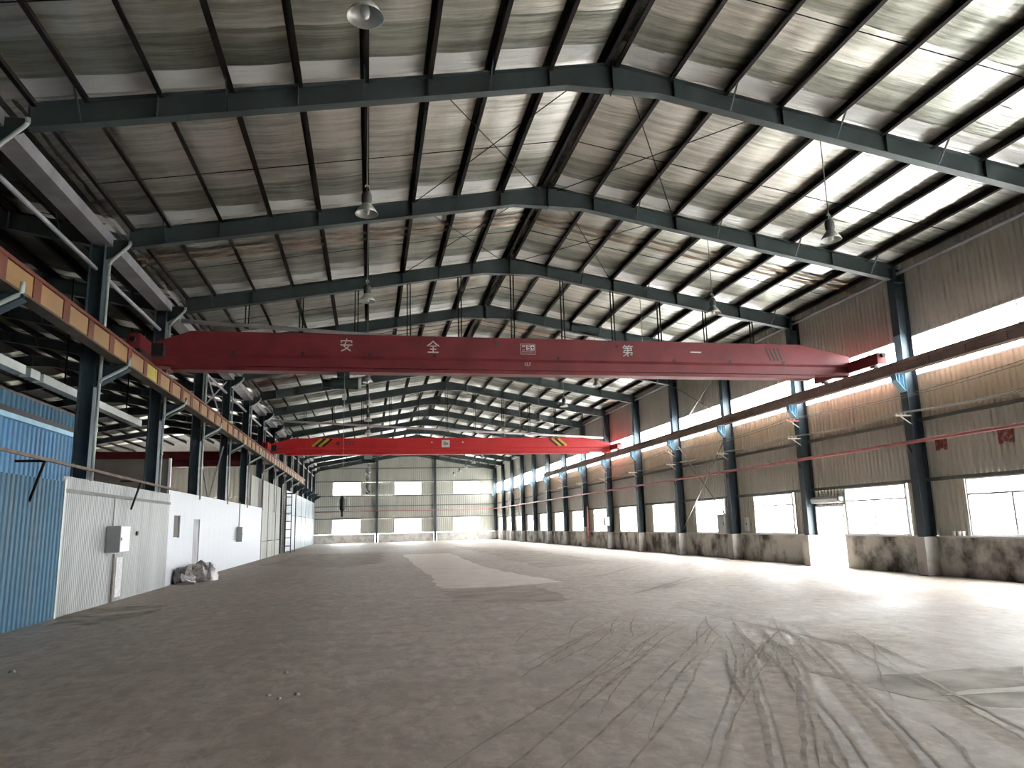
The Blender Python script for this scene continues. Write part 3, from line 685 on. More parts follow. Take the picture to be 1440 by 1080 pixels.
# ------------------------------------------------------------------ lettering strokes
def strokes(mb, segs, x, z, size, y, w):
    for sg in segs:
        for (a, c) in zip(sg[:-1], sg[1:]):
            p = Vector((x + a[0] * size, y, z + a[1] * size)); q = Vector((x + c[0] * size, y, z + c[1] * size))
            d = (q - p).normalized() * w * 0.4
            mb.bar(p - d, q + d, w, 0.012, (0, 1, 0))
AN = [[(.5, 1.0), (.52, .9)], [(.08, .72), (.08, .86), (.92, .86), (.92, .72)], [(.45, .74), (.30, .40), (.82, .02)], [(.72, .52), (.55, .22), (.12, .0)], [(.05, .50), (.95, .50)]]
QUAN = [[(.5, 1.0), (.28, .76), (.04, .58)], [(.5, 1.0), (.72, .76), (.97, .58)], [(.27, .56), (.73, .56)], [(.27, .30), (.73, .30)], [(.5, .56), (.5, .03)], [(.08, .03), (.92, .03)]]
DI = [[(.25, 1.0), (.08, .80)], [(.20, .90), (.46, .90)], [(.32, .90), (.38, .78)], [(.64, 1.0), (.52, .80)], [(.60, .90), (.95, .90)], [(.74, .90), (.80, .78)],
      [(.15, .70), (.85, .70), (.85, .53), (.18, .53), (.12, .34), (.90, .34), (.86, .12), (.74, .16)], [(.5, .70), (.5, .0)], [(.48, .34), (.30, .14), (.08, .02)]]
YI = [[(.02, .5), (.98, .5)]]
FIVE = [[(.85, 1.0), (.2, 1.0), (.15, .58), (.6, .62), (.85, .42), (.8, .12), (.5, .0), (.1, .08)]]
TEE = [[(.4, .9), (.4, .12), (.75, .05)], [(.1, .65), (.75, .65)]]

# ------------------------------------------------------------------ bridge cranes
def girder_mesh(mb, prof, xs):
    """prof(x) -> list of (dy, z) points for the cross section at x"""
    first = len(mb.v); m = None
    for x, yc in xs:
        P = prof(x); m = len(P); mb.v += [(x, yc + a, z) for a, z in P]
    for i in range(len(xs) - 1):
        for k in range(m):
            o = first + i * m; mb.f.append((o + k, o + m + k, o + m + (k + 1) % m, o + (k + 1) % m))
    mb.f += [tuple(first + k for k in range(m)), tuple(first + (len(xs) - 1) * m + k for k in reversed(range(m)))]
def bridge_crane(label, yc, zb, zt, tx0, tx1, m, name='bridge_crane', span_dx=0.0):
    x0, x1 = RUN_L + span_dx, RUN_R + span_dx
    t = thing(name, label, 'bridge crane', ((x0 + x1) / 2, yc, zb))
    H = zt - zb; ledge = zb + 0.42 * H / 1.1
    def prof(x):
        e = 0.0
        if x < tx0: e = (tx0 - x) / (tx0 - x0)
        if x > tx1: e = (x - tx1) / (x1 - tx1)
        top = zt - 0.40 * e * H / 1.1
        return [(-0.28, top), (0.28, top), (0.28, ledge + 0.03), (0.20, ledge - 0.04), (0.20, zb + 0.13), (0.15, zb + 0.10), (-0.15, zb + 0.10), (-0.20, zb + 0.13), (-0.20, ledge - 0.04), (-0.28, ledge + 0.03)]
    mb = MB(); girder_mesh(mb, prof, [(x, yc) for x in (x0 + 0.1, tx0, (tx0 + tx1) / 2, tx1, x1 - 0.1)])
    gd = mb.build('girder', m, t)
    MB().box(tx0 - 0.5, tx1 + 0.45, yc - 0.24, yc + 0.24, zb, zb + 0.10).build('bottom_flange', m, t)
    for xr in (x0, x1):
        zr = 0.0 if xr == x0 else -0.10
        tr = MB().box(xr - 0.16, xr + 0.16, yc - 1.75, yc + 1.75, 6.62 + zr, 6.98 + zr).build('end_truck', m, t)
        for dy in (-1.35, 1.35): MB().tube([(xr - 0.07, yc + dy, 6.702 + zr), (xr + 0.07, yc + dy, 6.702 + zr)], 0.15, 14).build('wheel', 'black', tr)
        for dy in (-1.80, 1.80): MB().tube([(xr, yc + dy - 0.06, 6.8), (xr, yc + dy + 0.06, 6.8)], 0.07, 10).build('buffer', 'black', tr)
    MB().box(x0 + 0.3, x0 + 0.6, yc - 1.2, yc - 0.9, 6.5, 6.85).build('drive_motor', 'black', t)
    return t, gd
C1Y = 22.3
c1, g1 = bridge_crane('dark maroon bridge crane with white Chinese lettering across the hall', C1Y, 6.33, 7.46, -5.08, 14.15, 'maroon')
yf = C1Y - 0.286
for seg, x, nm in ((AN, -0.90, 'lettering'), (QUAN, 1.67, 'lettering'), (DI, 7.87, 'lettering'), (YI, 10.19, 'lettering')):
    mb = MB(); strokes(mb, seg, x, 6.95, 0.36, yf, 0.032); mb.build(nm, 'white_paint', g1)
mb = MB()
for a, c in (((4.56, 6.96), (5.02, 6.96)), ((5.02, 6.96), (5.02, 7.28)), ((5.02, 7.28), (4.56, 7.28)), ((4.56, 7.28), (4.56, 6.96)), ((4.60, 7.03), (4.98, 7.03))): mb.bar((a[0], yf, a[1]), (c[0], yf, c[1]), 0.018, 0.01, (0, 1, 0))
mb.box(4.60, 4.71, yf - 0.005, yf + 0.005, 7.18, 7.25); mb.box(4.62, 4.69, yf - 0.005, yf + 0.005, 7.08, 7.11)
pl = mb.build('load_plate', 'faded_white', g1)
MB().box(4.74, 5.0, yf - 0.006, yf + 0.004, 7.08, 7.25).build('load_panel', 'white_paint', pl)
mb = MB(); strokes(mb, FIVE, 4.77, 7.10, 0.12, yf - 0.008, 0.022); strokes(mb, TEE, 4.90, 7.11, 0.10, yf - 0.008, 0.02); mb.build('lettering', 'black', pl)
mb = MB(); mb.box(4.69, 4.87, C1Y - 0.226, C1Y - 0.203, 6.60, 6.63); mb.box(4.69, 4.72, C1Y - 0.226, C1Y - 0.203, 6.63, 6.71); mb.box(4.76, 4.80, C1Y - 0.226, C1Y - 0.203, 6.63, 6.72); mb.box(4.84, 4.88, C1Y - 0.226, C1Y - 0.203, 6.64, 6.72); mb.build('small_mark', 'faded_white', g1)
for k in range(4):
    x = 12.85 + k * 0.14; mb = MB(); mb.bar((x, yf, 7.33), (x + 0.16, yf, 6.90), 0.05, 0.008, (0, 1, 0)); mb.build('stripe', 'dark_green', g1)
for k in range(10):
    x = -3.9 + k * 1.93; z = 7.27 if k in (4, 6) else 6.84
    MB().tube([(x, yf + 0.004, z), (x, yf - 0.012, z)], 0.055, 10).build('plug', 'dark_green', g1)
# hoist of the near crane, its hook and its pendant control
h = MB().box(-0.98, -0.62, C1Y - 0.2, C1Y + 0.2, 6.20, 6.42).build('hoist', 'dark_green', c1)
MB().tube([(-1.15, C1Y, 6.02), (-0.36, C1Y, 6.02)], 0.17, 16).build('drum', 'dark_green', h)
MB().tube([(-0.36, C1Y, 6.02), (-0.28, C1Y, 6.02)], 0.19, 16).build('end_cap', 'box_grey', h)
MB().tube([(-1.38, C1Y, 6.02), (-1.15, C1Y, 6.02)], 0.12, 14).build('motor', 'black', h)
MB().bar((-0.76, C1Y - 0.05, 5.86), (-0.76, C1Y - 0.05, 5.62), 0.03, 0.03).build('rope', 'cable', h)
MB().box(-0.82, -0.70, C1Y - 0.10, C1Y, 5.52, 5.68).build('hook_block', 'lamp_metal', h)
MB().tube([(-0.76, C1Y - 0.05, 5.52), (-0.76, C1Y - 0.05, 5.44), (-0.70, C1Y - 0.05, 5.37), (-0.76, C1Y - 0.05, 5.32), (-0.82, C1Y - 0.05, 5.37)], 0.022, 8).build('hook', 'black', h)
pc = MB().tube([(-0.76, C1Y - 0.2, 6.3), (-0.76, C1Y - 0.2, 2.72)], 0.008, 6).build('pendant_cable', 'cable', c1)
pb = MB().lathe((-0.76, C1Y - 0.2, 2.1), [(0.0, 0), (0.03, 0.0), (0.035, 0.16), (0.075, 0.22), (0.08, 0.48), (0.05, 0.58), (0.0, 0.62)], 10).build('pendant_control', 'black', c1)

C2Y = 48.0
c2, g2 = bridge_crane('bright red bridge crane with yellow and black end stripes', C2Y, 6.34, 7.38, -4.65, 14.0, 'crane_red')
yf = C2Y - 0.286
for xb, s in ((-3.25, 1), (12.55, -1)):
    for k in range(4):
        x = xb + s * k * 0.21; MB().bar((x - s * 0.28, yf, 6.86), (x + s * 0.28, yf, 7.33), 0.14, 0.008, (0, 1, 0)).build('stripe', 'yellow_paint' if k % 2 == 0 else 'black', g2)
mb = MB(); mb.tube([(-1.98, yf + .004, 7.05), (-1.98, yf - 0.01, 7.05)], 0.13, 12)
for k in range(4):
    x = -1.72 + k * 0.2; mb.box(x, x + 0.16, yf - 0.006, yf + 0.004, 7.11, 7.16); mb.box(x, x + 0.16, yf - 0.006, yf + 0.004, 6.94, 6.98); mb.box(x + 0.06, x + 0.10, yf - 0.006, yf + 0.004, 6.98, 7.11)
mb.build('maker_mark', 'maroon', g2)
pl = MB().box(4.53, 5.05, yf - 0.012, yf + 0.004, 6.78, 7.24).build('load_plate', 'white_paint', g2)
mb = MB(); strokes(mb, FIVE, 4.64, 6.92, 0.2, yf - 0.016, 0.035); strokes(mb, TEE, 4.82, 6.93, 0.16, yf - 0.016, 0.03); mb.build('lettering', 'black', pl)
for x in (3.9, 5.9): MB().tube([(x, yf + 0.004, 7.1), (x, yf - 0.02, 7.1)], 0.05, 10).build('plug', 'white_paint', g2)
h = MB().box(-0.35, 0.15, C2Y - 0.2, C2Y + 0.2, 6.05, 6.40).build('hoist', 'box_side', c2)
MB().tube([(-0.5, C2Y, 6.0), (0.35, C2Y, 6.0)], 0.17, 14).build('drum', 'dark_green', h)
MB().tube([(-0.10, C2Y, 5.9), (-0.10, C2Y, 4.9)], 0.02, 6).build('rope', 'cable', h)
for z in (5.35, 4.85, 4.4):
    MB().lathe((-0.10, C2Y, z), [(0, -.2), (0.10, -.17), (0.16, 0.0), (0.10, .17), (0, .2)], 10).build('hook_block', 'box_side', h)
MB().tube([(-0.10, C2Y, 4.25), (-0.10, C2Y, 4.12), (0.02, C2Y, 4.0), (-0.10, C2Y, 3.9), (-0.22, C2Y, 4.0)], 0.04, 8).build('hook', 'black', h)
# crane of the side hall
bridge_crane('dark red bridge crane in the side hall seen between the left columns', 52.0, 6.0, 7.0, -28.0, -8.6, 'maroon', 'bridge_crane', HALL2)

# ------------------------------------------------------------------ drain pipes slung across the hall
def slung_pipe(i, label, pair):
    y = FR(i) + 0.02
    t = thing('slung_pipe', label, 'pipe', (RIDGE, y, 8.2))
    z = lambda x: 8.80 - 0.052 * (x + 6.3)
    MB().tube([(-6.3, y, z(-6.3)), (5.0, y, z(5.0) - 0.02), (16.1, y, z(16.1))], 0.075, 10).build('pipe_run', 'frame_white', t, True)
    for x in (-4.2, -2.4, -0.52, 1.31, 3.15, 5.1, 7.0, 8.95, 10.8, 12.66, 14.6):
        zt = 9.10 + (11.25 - abs(x - RIDGE)) * (10.91 - 9.09) / 10.22
        zt = min(zt, 10.90)
        mb = MB(); e = 0.055
        for dx in (-e, e) if pair else (0,): mb.bar((x + dx, y, z(x) - 0.07), (x + dx, y, zt), 0.04, 0.04)
        mb.box(x - e - 0.015, x + e + 0.015, y - 0.06, y + 0.06, z(x) - 0.09, z(x) - 0.07)
        mb.build('hanger', 'purlin_steel', t)
slung_pipe(2, 'pale drain pipe on paired hangers just behind the maroon crane', True)
slung_pipe(6, 'pale drain pipe slung across the hall above the bright red crane', True)

# ------------------------------------------------------------------ pendant lamps
def lamp(x, y, z, label):
    t = thing('pendant_lamp', label, 'lamp', (x, y, z), 'high bay pendant lamps')
    zt = roofz(x) - 0.02
    MB().tube([(x, y, z + 0.46), (x, y, zt)], 0.012, 6).build('rod', 'cable', t)
    MB().tube([(x - 0.04, y, z + 0.58), (x - 0.02, y, z + 0.63), (x + 0.03, y, z + 0.62), (x + 0.05, y, z + 0.55)], 0.012, 6).build('hook', 'lamp_metal', t)
    MB().lathe((x, y, z), [(0, 0.48), (0.08, 0.47), (0.105, 0.41), (0.105, 0.27), (0.08, 0.20)], 20).build('housing', 'lamp_body', t, True)
    MB().lathe((x, y, z), [(0.075, 0.23), (0.11, 0.19), (0.18, 0.09), (0.235, 0.0), (0.227, 0.0), (0.17, 0.08), (0.10, 0.17), (0.0, 0.18)], 24).build('shade', 'lamp_metal', t, True)
    MB().lathe((x, y, z), [(0, -0.02), (0.05, 0.0), (0.065, 0.08), (0.04, 0.2)], 12).build('bulb', 'lamp_glass', t, True)
for k in range(0, 15):
    lamp(-0.12, 8.4 + 6 * k, 8.0, 'pendant lamp of the left row, %s from the camera' % ORDS[k])
for k in range(1, 15):
    lamp(10.25, 8.35 + 6 * k, 7.95, 'pendant lamp of the right row, %s from the camera' % ORDS[k - 1])

# ------------------------------------------------------------------ services on the right wall
wp = thing('water_pipe', 'long red water pipe running along the right wall and the far wall', 'pipe', (16.05, 4, 3.93))
MB().tube([(16.05, 4, 3.93), (16.05, YEND - 0.45, 3.93)], 0.055, 10).build('pipe_run', 'pipe_red', wp, True)
MB().tube([(16.05, YEND - 0.60, 3.93), (-6.7, YEND - 0.60, 3.95)], 0.055, 10).build('pipe_run', 'pipe_red', wp, True)
for i in range(0, 15):
    MB().bar((16.05, FR(i) - 0.02, 3.86), (16.18, FR(i) - 0.02, 3.55), 0.03, 0.03).build('bracket', 'purlin_steel', wp)
for i in range(0, 10):
    for z, lv in ((4.72, 'lower'), (5.40, 'upper')):
        if lv == 'upper' and i not in (0, 2, 4, 6, 8): continue
        y = FR(i) - 0.14
        t = thing('insulator_bracket', '%s wire bracket on the right column, %s from the camera' % (lv, ORDS[i]), 'bracket', (16.18, y, z), 'wire brackets')
        MB().box(15.62, 16.18, y - 0.02, y + 0.02, z, z + 0.04).build('arm', 'porcelain' if lv == 'lower' else 'pipe_red', t)
        MB().bar((15.80, y, z), (16.18, y, z - 0.25), 0.03, 0.03).build('brace', 'porcelain', t)
        for x in (15.66, 15.82, 15.98): MB().lathe((x, y, z + 0.04), [(0.02, 0), (0.035, 0.02), (0.02, 0.04), (0.035, 0.06), (0.0, 0.09)], 8).build('insulator', 'porcelain', t)
def wire(z, x, ys, label):
    pts = []
    for a, c in zip(ys[:-1], ys[1:]):
        for k in range(8): u = k / 8; pts.append((x, a + (c - a) * u, z - 0.22 * 4 * u * (1 - u) * (c - a) / 12))
    pts.append((x, ys[-1], z)); tag(MB().tube(pts, 0.011, 5).build('power_wire', 'cable', None, org=(x, ys[0], z)), label, 'wire', 'power wires on the right wall')
low = [4.0] + [FR(i) - 0.14 for i in range(0, 10)]; hi = [2.0] + [FR(i) - 0.14 for i in (0, 2, 4, 6, 8)]
for k, x in enumerate((15.66, 15.82, 15.98)):
    wire(4.83, x, low, 'sagging grey wire on the lower brackets, %s from the hall side' % ORDS[k])
for k, x in enumerate((15.66, 15.98)): wire(5.51, x, hi, 'thin wire on the upper brackets, %s from the hall side' % ORDS[k])
# red painted notices on the corrugated wall
for (y0, y1, z0, z1, lab) in ((18.92, 19.40, 3.62, 4.03, 'faded red notice on the wall below the red pipe, beside the column'), (16.62, 17.12, 3.58, 4.05, 'faded red notice on the wall below the red pipe, at the photo edge')):
    t = thing('wall_notice', lab, 'notice', (WALL - 0.05, y0, z0))
    for k in range(3):
        a = y0 + (y1 - y0) * k / 3; MB().box(WALL - 0.048, WALL - 0.038, a + 0.004, a + (y1 - y0) / 3 - 0.004, z0 + (0.05 if k == 1 else 0), z1).build('sheet', 'red_paint', t)
def cabinet(name, label, x0, x1, y0, y1, z0, z1, face, m='box_grey', ms='box_grey', cat='electric box'):
    t = thing(name, label, cat, ((x0 + x1) / 2, (y0 + y1) / 2, z0))
    MB().box(x0, x1, y0, y1, z0, z1).build('body', ms, t)
    if face == 'x-': MB().box(x0 - 0.015, x0, y0 + 0.02, y1 - 0.02, z0 + 0.02, z1 - 0.02).build('door', m, t); MB().box(x0 - 0.03, x0 - 0.015, y0 + 0.05, y0 + 0.09, (z0 + z1) / 2 - 0.04, (z0 + z1) / 2 + 0.04).build('latch', 'black', t)
    else: MB().box(x1, x1 + 0.015, y0 + 0.02, y1 - 0.02, z0 + 0.02, z1 - 0.02).build('door', m, t); MB().box(x1 + 0.015, x1 + 0.03, y0 + 0.05, y0 + 0.09, (z0 + z1) / 2 - 0.04, (z0 + z1) / 2 + 0.04).build('latch', 'black', t)
    return t
b = cabinet('electric_box', 'pale grey electric cabinet on the right plinth beside a blue column', 16.0, 16.45, 32.25, 32.95, 1.16, 2.02, 'x-')
MB().tube([(16.2, 32.3, 2.02), (16.2, 32.3, 4.7)], 0.02, 6).build('conduit', 'cable', b)
cabinet('electric_box', 'small white electric box far along the right wall', 15.9, 16.17, 49.6, 50.2, 1.55, 2.15, 'x-', 'frame_white', 'frame_white')
cabinet('electric_box', 'narrow white switch box below the wall beside the low window', 16.47, 16.56, 31.0, 31.25, 1.25, 1.85, 'x-', 'frame_white', 'frame_white')
cabinet('electric_box', 'small white box on the wall above a low window', 16.50, 16.57, 38.3, 38.55, 3.0, 3.35, 'x-', 'frame_white', 'frame_white')
ac = thing('air_curtain', 'long white air curtain mounted above the open door', 'air curtain', (16.4, 24.1, 2.3))
MB().prism([(16.56, 2.26), (16.36, 2.28), (16.33, 2.42), (16.40, 2.50), (16.56, 2.50)], 'y', 24.12, 25.78).build('body', 'frame_white', ac)
MB().tube([(16.44, 24.10, 2.39), (16.44, 24.04, 2.39)], 0.12, 16).build('fan_end', 'black', ac); MB().tube([(16.44, 24.04, 2.39), (16.44, 24.02, 2.39)], 0.07, 14).build('end_cap', 'frame_white', ac)
for k, (x, y, z, lab) in enumerate(((16.42, 18.95, 1.15, 'left'), (16.42, 18.75, 1.15, 'middle'), (16.42, 18.60, 1.15, 'right'))):
    tag(MB().lathe((x, y, z), [(0.0, 0), (0.035, 0), (0.04, 0.05), (0.05, 0.13), (0.045, 0.13), (0.03, 0.02), (0, 0.02)], 12).build('cup', 'frame_white', None, org=(x, y, z)), '%s small white cup on the sill beside the right column' % lab, 'cup', 'cups on the sill')
hy = thing('hydrant_pipe', 'pinkish upright fire pipe on the right wall between far windows', 'pipe', (16.3, 54.4, 0.3))
MB().tube([(16.3, 55.3, 0.6), (16.3, 55.3, 3.0)], 0.07, 8).build('riser', 'pipe_red', hy); MB().box(16.15, 16.42, 55.6, 56.1, 1.1, 1.5).build('valve_box', 'white_paint', hy)
rp = thing('rain_pipe', 'white pipe standing against the right wall near the far corner', 'pipe', (16.1, FR(12) - 1, 0))
MB().tube([(16.1, FR(12) + 1.5, 0.0), (16.1, FR(12) + 1.5, 5.6)], 0.08, 8).build('riser', 'frame_white', rp)

# ------------------------------------------------------------------ left side: partitions between the columns
PX = -6.72
fe = thing('partition_wall', 'low blue corrugated partition at the left edge', 'partition', (PX, 10, 0))
yy = 8.3
while yy < 18.2:
    w = min(1.0, 18.3 - yy); place(corr_y(w, 0, 2.95, 'blue_sheet', 0.2, 0.03, 1), 'cladding_sheet', fe, (0, yy - 10, 0)); yy += 1.0
MB().box(PX - 0.05, PX - 0.01, 8.3, 18.3, 2.7, 2.8).build('rail', 'girt', fe)
fg = thing('partition_wall', 'grey corrugated sheet partition between the blue one and the white room', 'partition', (PX, 18.3, 0))
sh = corr_y(0.92, 0, 3.08, 'grey_sheet', 0.115, 0.012, 1)
for k in range(10): place(sh, 'cladding_sheet', fg, (0, 0.92 * k, 0))
MB().box(PX + 0.002, PX + 0.04, 18.3, 27.5, 2.72, 2.80).build('rail', 'girt', fg)
MB().box(PX, PX + 0.05, 18.28, 18.36, 0, 3.0).build('edge_trim', 'box_grey', fg)
MB().box(PX + 0.022, PX + 0.034, 22.25, 22.75, 0.1, 1.15).build('repair_sheet', 'sack_white', fg)
MB().tube([(PX + 0.06, 21.9, 0), (PX + 0.06, 21.9, 1.25)], 0.03, 6).build('conduit', 'timber', fg)
MB().tube([(PX + 0.05, 21.7, 1.95), (PX + 0.05, 21.7, 2.7)], 0.02, 6).build('conduit', 'box_side', fg)
cabinet('electric_box', 'grey electric box fixed to the grey sheet partition', PX + 0.03, PX + 0.36, 21.3, 22.1, 1.30, 1.98, 'x+', 'frame_white', 'box_side')
tag(MB().box(PX + 0.022, PX + 0.06, 23.85, 23.97, 1.72, 1.84).build('wall_switch', 'runway_rust', None, org=(PX, 23.9, 1.7)), 'small dark switch on the grey sheet partition', 'switch')
# rusty bar on brackets in front of the partition
hb = thing('wall_bar', 'rusty horizontal bar on slanted brackets above the grey partition', 'bar', (PX + 0.2, 10, 3.2))
MB().bar((PX + 0.25, 9, 3.36), (PX + 0.25, 27.4, 3.20), 0.06, 0.06).build('bar', 'timber', hb)
for y in (12.6, 16.6, 23.2):
    MB().bar((PX + 0.25, y, 3.26), (PX + 0.03, y, 2.45), 0.04, 0.05).build('bracket', 'black', hb); MB().bar((PX + 0.25, y, 3.26), (PX - 0.3, y, 3.26), 0.04, 0.05).build('bracket', 'black', hb)
# blue shed behind
bs = thing('blue_shed', 'blue corrugated shed behind the partition with a pale blue flashing', 'shed', (-8.2, 8, 0))
yy = 6.0
while yy < 23.7:
    place(corr_y(1.0, 0, 4.50, 'blue_shed', 0.25, 0.04, 1), 'cladding_sheet', bs, (0, yy - 8, 0)); place(corr_y(1.0, 4.72, 5.1, 'blue_sheet', 0.25, 0.04, 1), 'cladding_sheet', bs, (-0.1, yy - 8, 0)); yy += 1.0
MB().box(-8.3, -8.08, 6, 24.0, 4.44, 4.56).build('flashing', 'corbel_blue', bs)
MB().box(-8.4, -8.22, 6, 24.0, 4.56, 4.74).build('rail', 'black', bs)
MB().box(-11, -8.28, 6, 24, 5.1, 5.16).build('roof_sheet', 'board_brown', bs)
MB().box(-11, -8.21, 23.95, 24.0, 0, 5.1).build('end_sheet', 'black', bs)
du = thing('cable_duct', 'long pale duct hanging behind the left columns under the runway', 'duct', (-7.7, 12, 5.3))
for a, c in ((8.0, 18.0), (18.25, 18.75), (18.95, 26.8)): MB().box(-7.82, -7.58, a, c, 5.32, 5.52).build('duct_length', 'box_grey', du)
for y in (10.0, 14.5, 20.5, 25.5): MB().bar((-7.7, y, 5.52), (-7.7, y, 8.4), 0.03, 0.03).build('hanger', 'purlin_steel', du)
# white room
wr = thing('partition_wall', 'bright white panel room front with a small window and a doorway', 'partition', (PX, 27.5, 0))
W0, W1, WTOP = 27.5, 50.1, 3.22
WIN = (28.25, 29.15, 1.60, 2.38); DR = (31.3, 32.4, 2.28)
yy = W0
while yy < W1 - 0.01:
    ny = min(W1, yy + 1.13)
    segs = [(yy, ny, 0, WTOP)]
    def cut(segs, a, c, z0, z1):
        out = []
        for (p, q, r, s) in segs:
            if q <= a or p >= c: out.append((p, q, r, s)); continue
            if p < a: out.append((p, a, r, s))
            if q > c: out.append((c, q, r, s))
            pa, qc = max(p, a), min(q, c)
            if z0 > r: out.append((pa, qc, r, z0))
            if z1 < s: out.append((pa, qc, z1, s))
        return out
    segs = cut(segs, *WIN); segs = cut(segs, DR[0], DR[1], 0, DR[2])
    mb = MB()
    for p, q, r, s in segs: mb.box(PX - 0.1, PX + 0.0, p + 0.002, q - 0.002, r, s)
    mb.build('wall_panel', 'white_panel', wr); yy = ny
MB().box(PX - 0.10, PX - 0.05, WIN[0] + .003, WIN[1] - .003, WIN[2] + .003, WIN[3] - .003).build('window_board', 'board_brown', wr)
MB().box(PX - 0.08, PX - 0.03, DR[0] + 0.003, DR[1] - 0.003, 0, DR[2] - 0.003).build('door_leaf', 'galvanised', wr)
MB().box(PX - 3.4, PX - 0.1, W0, W1, WTOP - 0.1, WTOP).build('roof_panel', 'board_brown', wr)
MB().box(-9.3, PX - 0.02, 27.42, 27.48, 0, 4.28).build('front_board', 'ply', wr)
MB().box(PX - 0.08, PX + 0.0, 27.38, 27.48, 3.08, 4.30).build('edge_strip', 'frame_white', wr)
b = cabinet('electric_box', 'pale electric box on the white room front under a conduit', PX + 0.02, PX + 0.30, 41.0, 42.6, 1.25, 2.0, 'x+', 'frame_white', 'box_side')
MB().tube([(PX + 0.1, 41.2, 2.0), (PX + 0.1, 41.2, 3.3)], 0.03, 6).build('conduit', 'box_side', b)
# tall boarded partition and the pale one beyond
tp = thing('partition_wall', 'tall weathered board partition beyond the white room', 'partition', (PX, 50.1, 0))
yy = 50.14
for w in (3.1, 4.2, 2.9):
    for z0, z1 in ((0, 1.08), (1.12, 2.98), (3.02, 5.0)): MB().box(PX - 0.08, PX - 0.01, yy + 0.02, yy + w - 0.02, z0, z1).build('board', 'board_grey', tp)
    MB().box(PX - 0.05, PX + 0.03, yy - 0.04, yy + 0.0, 0, 5.0).build('post', 'box_side', tp); yy += w
MB().box(PX - 0.05, PX + 0.02, 50.1, yy, 2.985, 3.015).build('rail', 'box_side', tp)
for k in range(3): MB().box(PX - 0.08, PX - 0.02, 45.6 + 1.45 * k, 45.6 + 1.45 * k + 1.42, 3.24, 5.0).build('board', 'board_brown' if k == 2 else 'board_grey', tp)
MB().box(PX - 1.0, PX - 0.9, yy, 64.6, 0, 5.0).build('recess_shade', 'black', tp)  # black sheet in place of the shade inside the opening
p2 = thing('partition_wall', 'pale blue white panel partition at the far left end', 'partition', (PX, 64.6, 0))
yy = 64.6
for w in (4.2, 5.2, 4.8, 5.2, 4.6, 4.8, 4.0):
    for z0, z1 in ((0.05, 3.08), (3.11, 5.05)): MB().box(PX - 0.1, PX - 0.01, yy + 0.03, min(yy + w, 97.8) - 0.03, z0, z1).build('wall_panel', 'pale_panel', p2)
    MB().box(PX - 0.06, PX + 0.02, yy - 0.03, yy + 0.03, 0, 5.05).build('post', 'box_grey', p2); yy += w
# steel ladder tower
ld = thing('ladder_tower', 'black steel ladder standing against the tall left partition', 'ladder', (-6.4, 63.6, 0))
for x in (-6.62, -6.18, -5.95):
    MB().box(x - 0.035, x + 0.035, 63.3 if x != -5.95 else 64.2, 63.37 if x != -5.95 else 64.27, 0, 4.75).build('rail', 'ladder_steel', ld)
for k in range(7): MB().box(-6.62, -6.18, 63.31, 63.36, 0.5 + 0.65 * k, 0.56 + 0.65 * k).build('rung', 'ladder_steel', ld)
MB().box(-6.66, -5.92, 63.25, 64.3, 4.68, 4.75).build('top_plate', 'ladder_steel', ld)

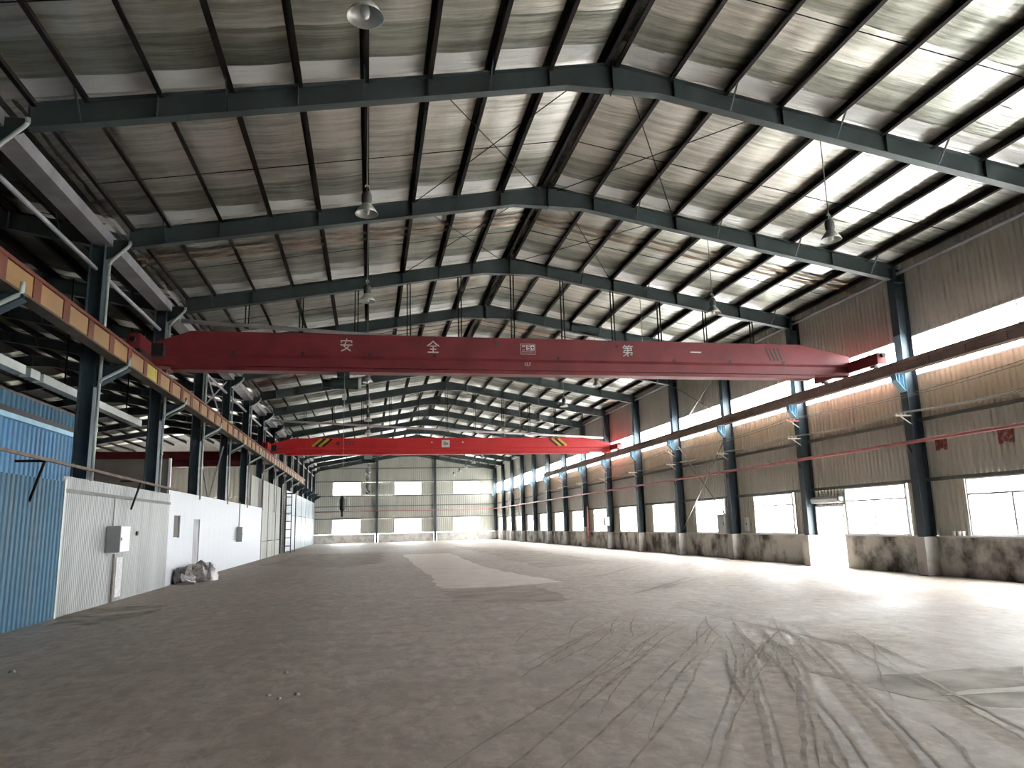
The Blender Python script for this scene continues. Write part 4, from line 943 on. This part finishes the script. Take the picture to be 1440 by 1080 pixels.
# ------------------------------------------------------------------ rubbish sacks beside the white room
def lump(name, m, c, r, label, seed, group='rubbish heaped by the white room'):
    rnd = random.Random(seed); mb = MB(); nu, nv = 14, 9
    ph = [rnd.uniform(0, 6.28) for _ in range(6)]
    for j in range(nv + 1):
        th = math.pi * j / nv
        for i in range(nu):
            a = 2 * math.pi * i / nu
            k = 1 + 0.20 * math.sin(3 * a + ph[0] + 2 * th) + 0.16 * math.sin(5 * a + ph[1]) * math.sin(th * 2 + ph[2]) + rnd.uniform(-0.14, 0.14)
            z = math.cos(th) * (1 + 0.35 * math.sin(2 * a + ph[3])) + rnd.uniform(-0.1, 0.1)
            mb.v.append((c[0] + r[0] * k * math.sin(th) * math.cos(a), c[1] + r[1] * k * math.sin(th) * math.sin(a), max(0.004, c[2] + r[2] * z)))
    for j in range(nv):
        for i in range(nu): mb.f.append((j * nu + i, (j + 1) * nu + i, (j + 1) * nu + (i + 1) % nu, j * nu + (i + 1) % nu))
    o = mb.build(name, m, None, False, org=(c[0], c[1], 0)); tag(o, label, 'sack', group)
lump('rubbish_sack', 'sack_white', (-5.80, 29.9, 0.22), (0.30, 0.8, 0.34), 'white torn sack at the right end of the rubbish heap', 1)
lump('rubbish_sack', 'sack_grey', (-6.22, 29.1, 0.26), (0.42, 0.6, 0.30), 'grey dusty sack lying in the middle of the rubbish heap', 2)
lump('rubbish_sack', 'sack_grey', (-6.15, 30.2, 0.40), (0.46, 0.7, 0.26), 'dark crumpled sheet on top of the rubbish heap', 3)
lump('rubbish_sack', 'sack_white', (-6.30, 28.7, 0.16), (0.32, 0.35, 0.20), 'dull pinkish sack at the front of the rubbish heap', 4)
lump('rubbish_sack', 'sack_dark', (-6.56, 28.5, 0.20), (0.13, 0.25, 0.28), 'black bag against the wall left of the rubbish heap', 5)
tag(MB().box(-6.5, -5.95, 28.2, 28.32, 0, 0.07).build('timber_scrap', 'timber', None, org=(-6.2, 28.2, 0)), 'short timber scrap on the floor in front of the rubbish heap', 'timber')
# a few stones and scraps on the slab
for k, (x, y, r) in enumerate(((-1.05, 8.9, 0.035), (-0.92, 8.7, 0.03), (-0.75, 8.85, 0.035), (-4.6, 11.4, 0.05), (-1.0, 10.2, 0.03))):
    t = MB(); t.lathe((x, y, 0), [(0, r * 0.9), (r * 0.7, r * 0.6), (r, 0.0)], 7)
    tag(t.build('stone', 'sack_grey', None, org=(x, y, 0)), ['tiny stone on the dark floor, left of a pair', 'tiny stone on the dark floor, nearest the camera', 'tiny stone on the dark floor, right of a pair', 'small stone on the floor near the left edge', 'tiny stone alone on the dark floor'][k], 'stone')
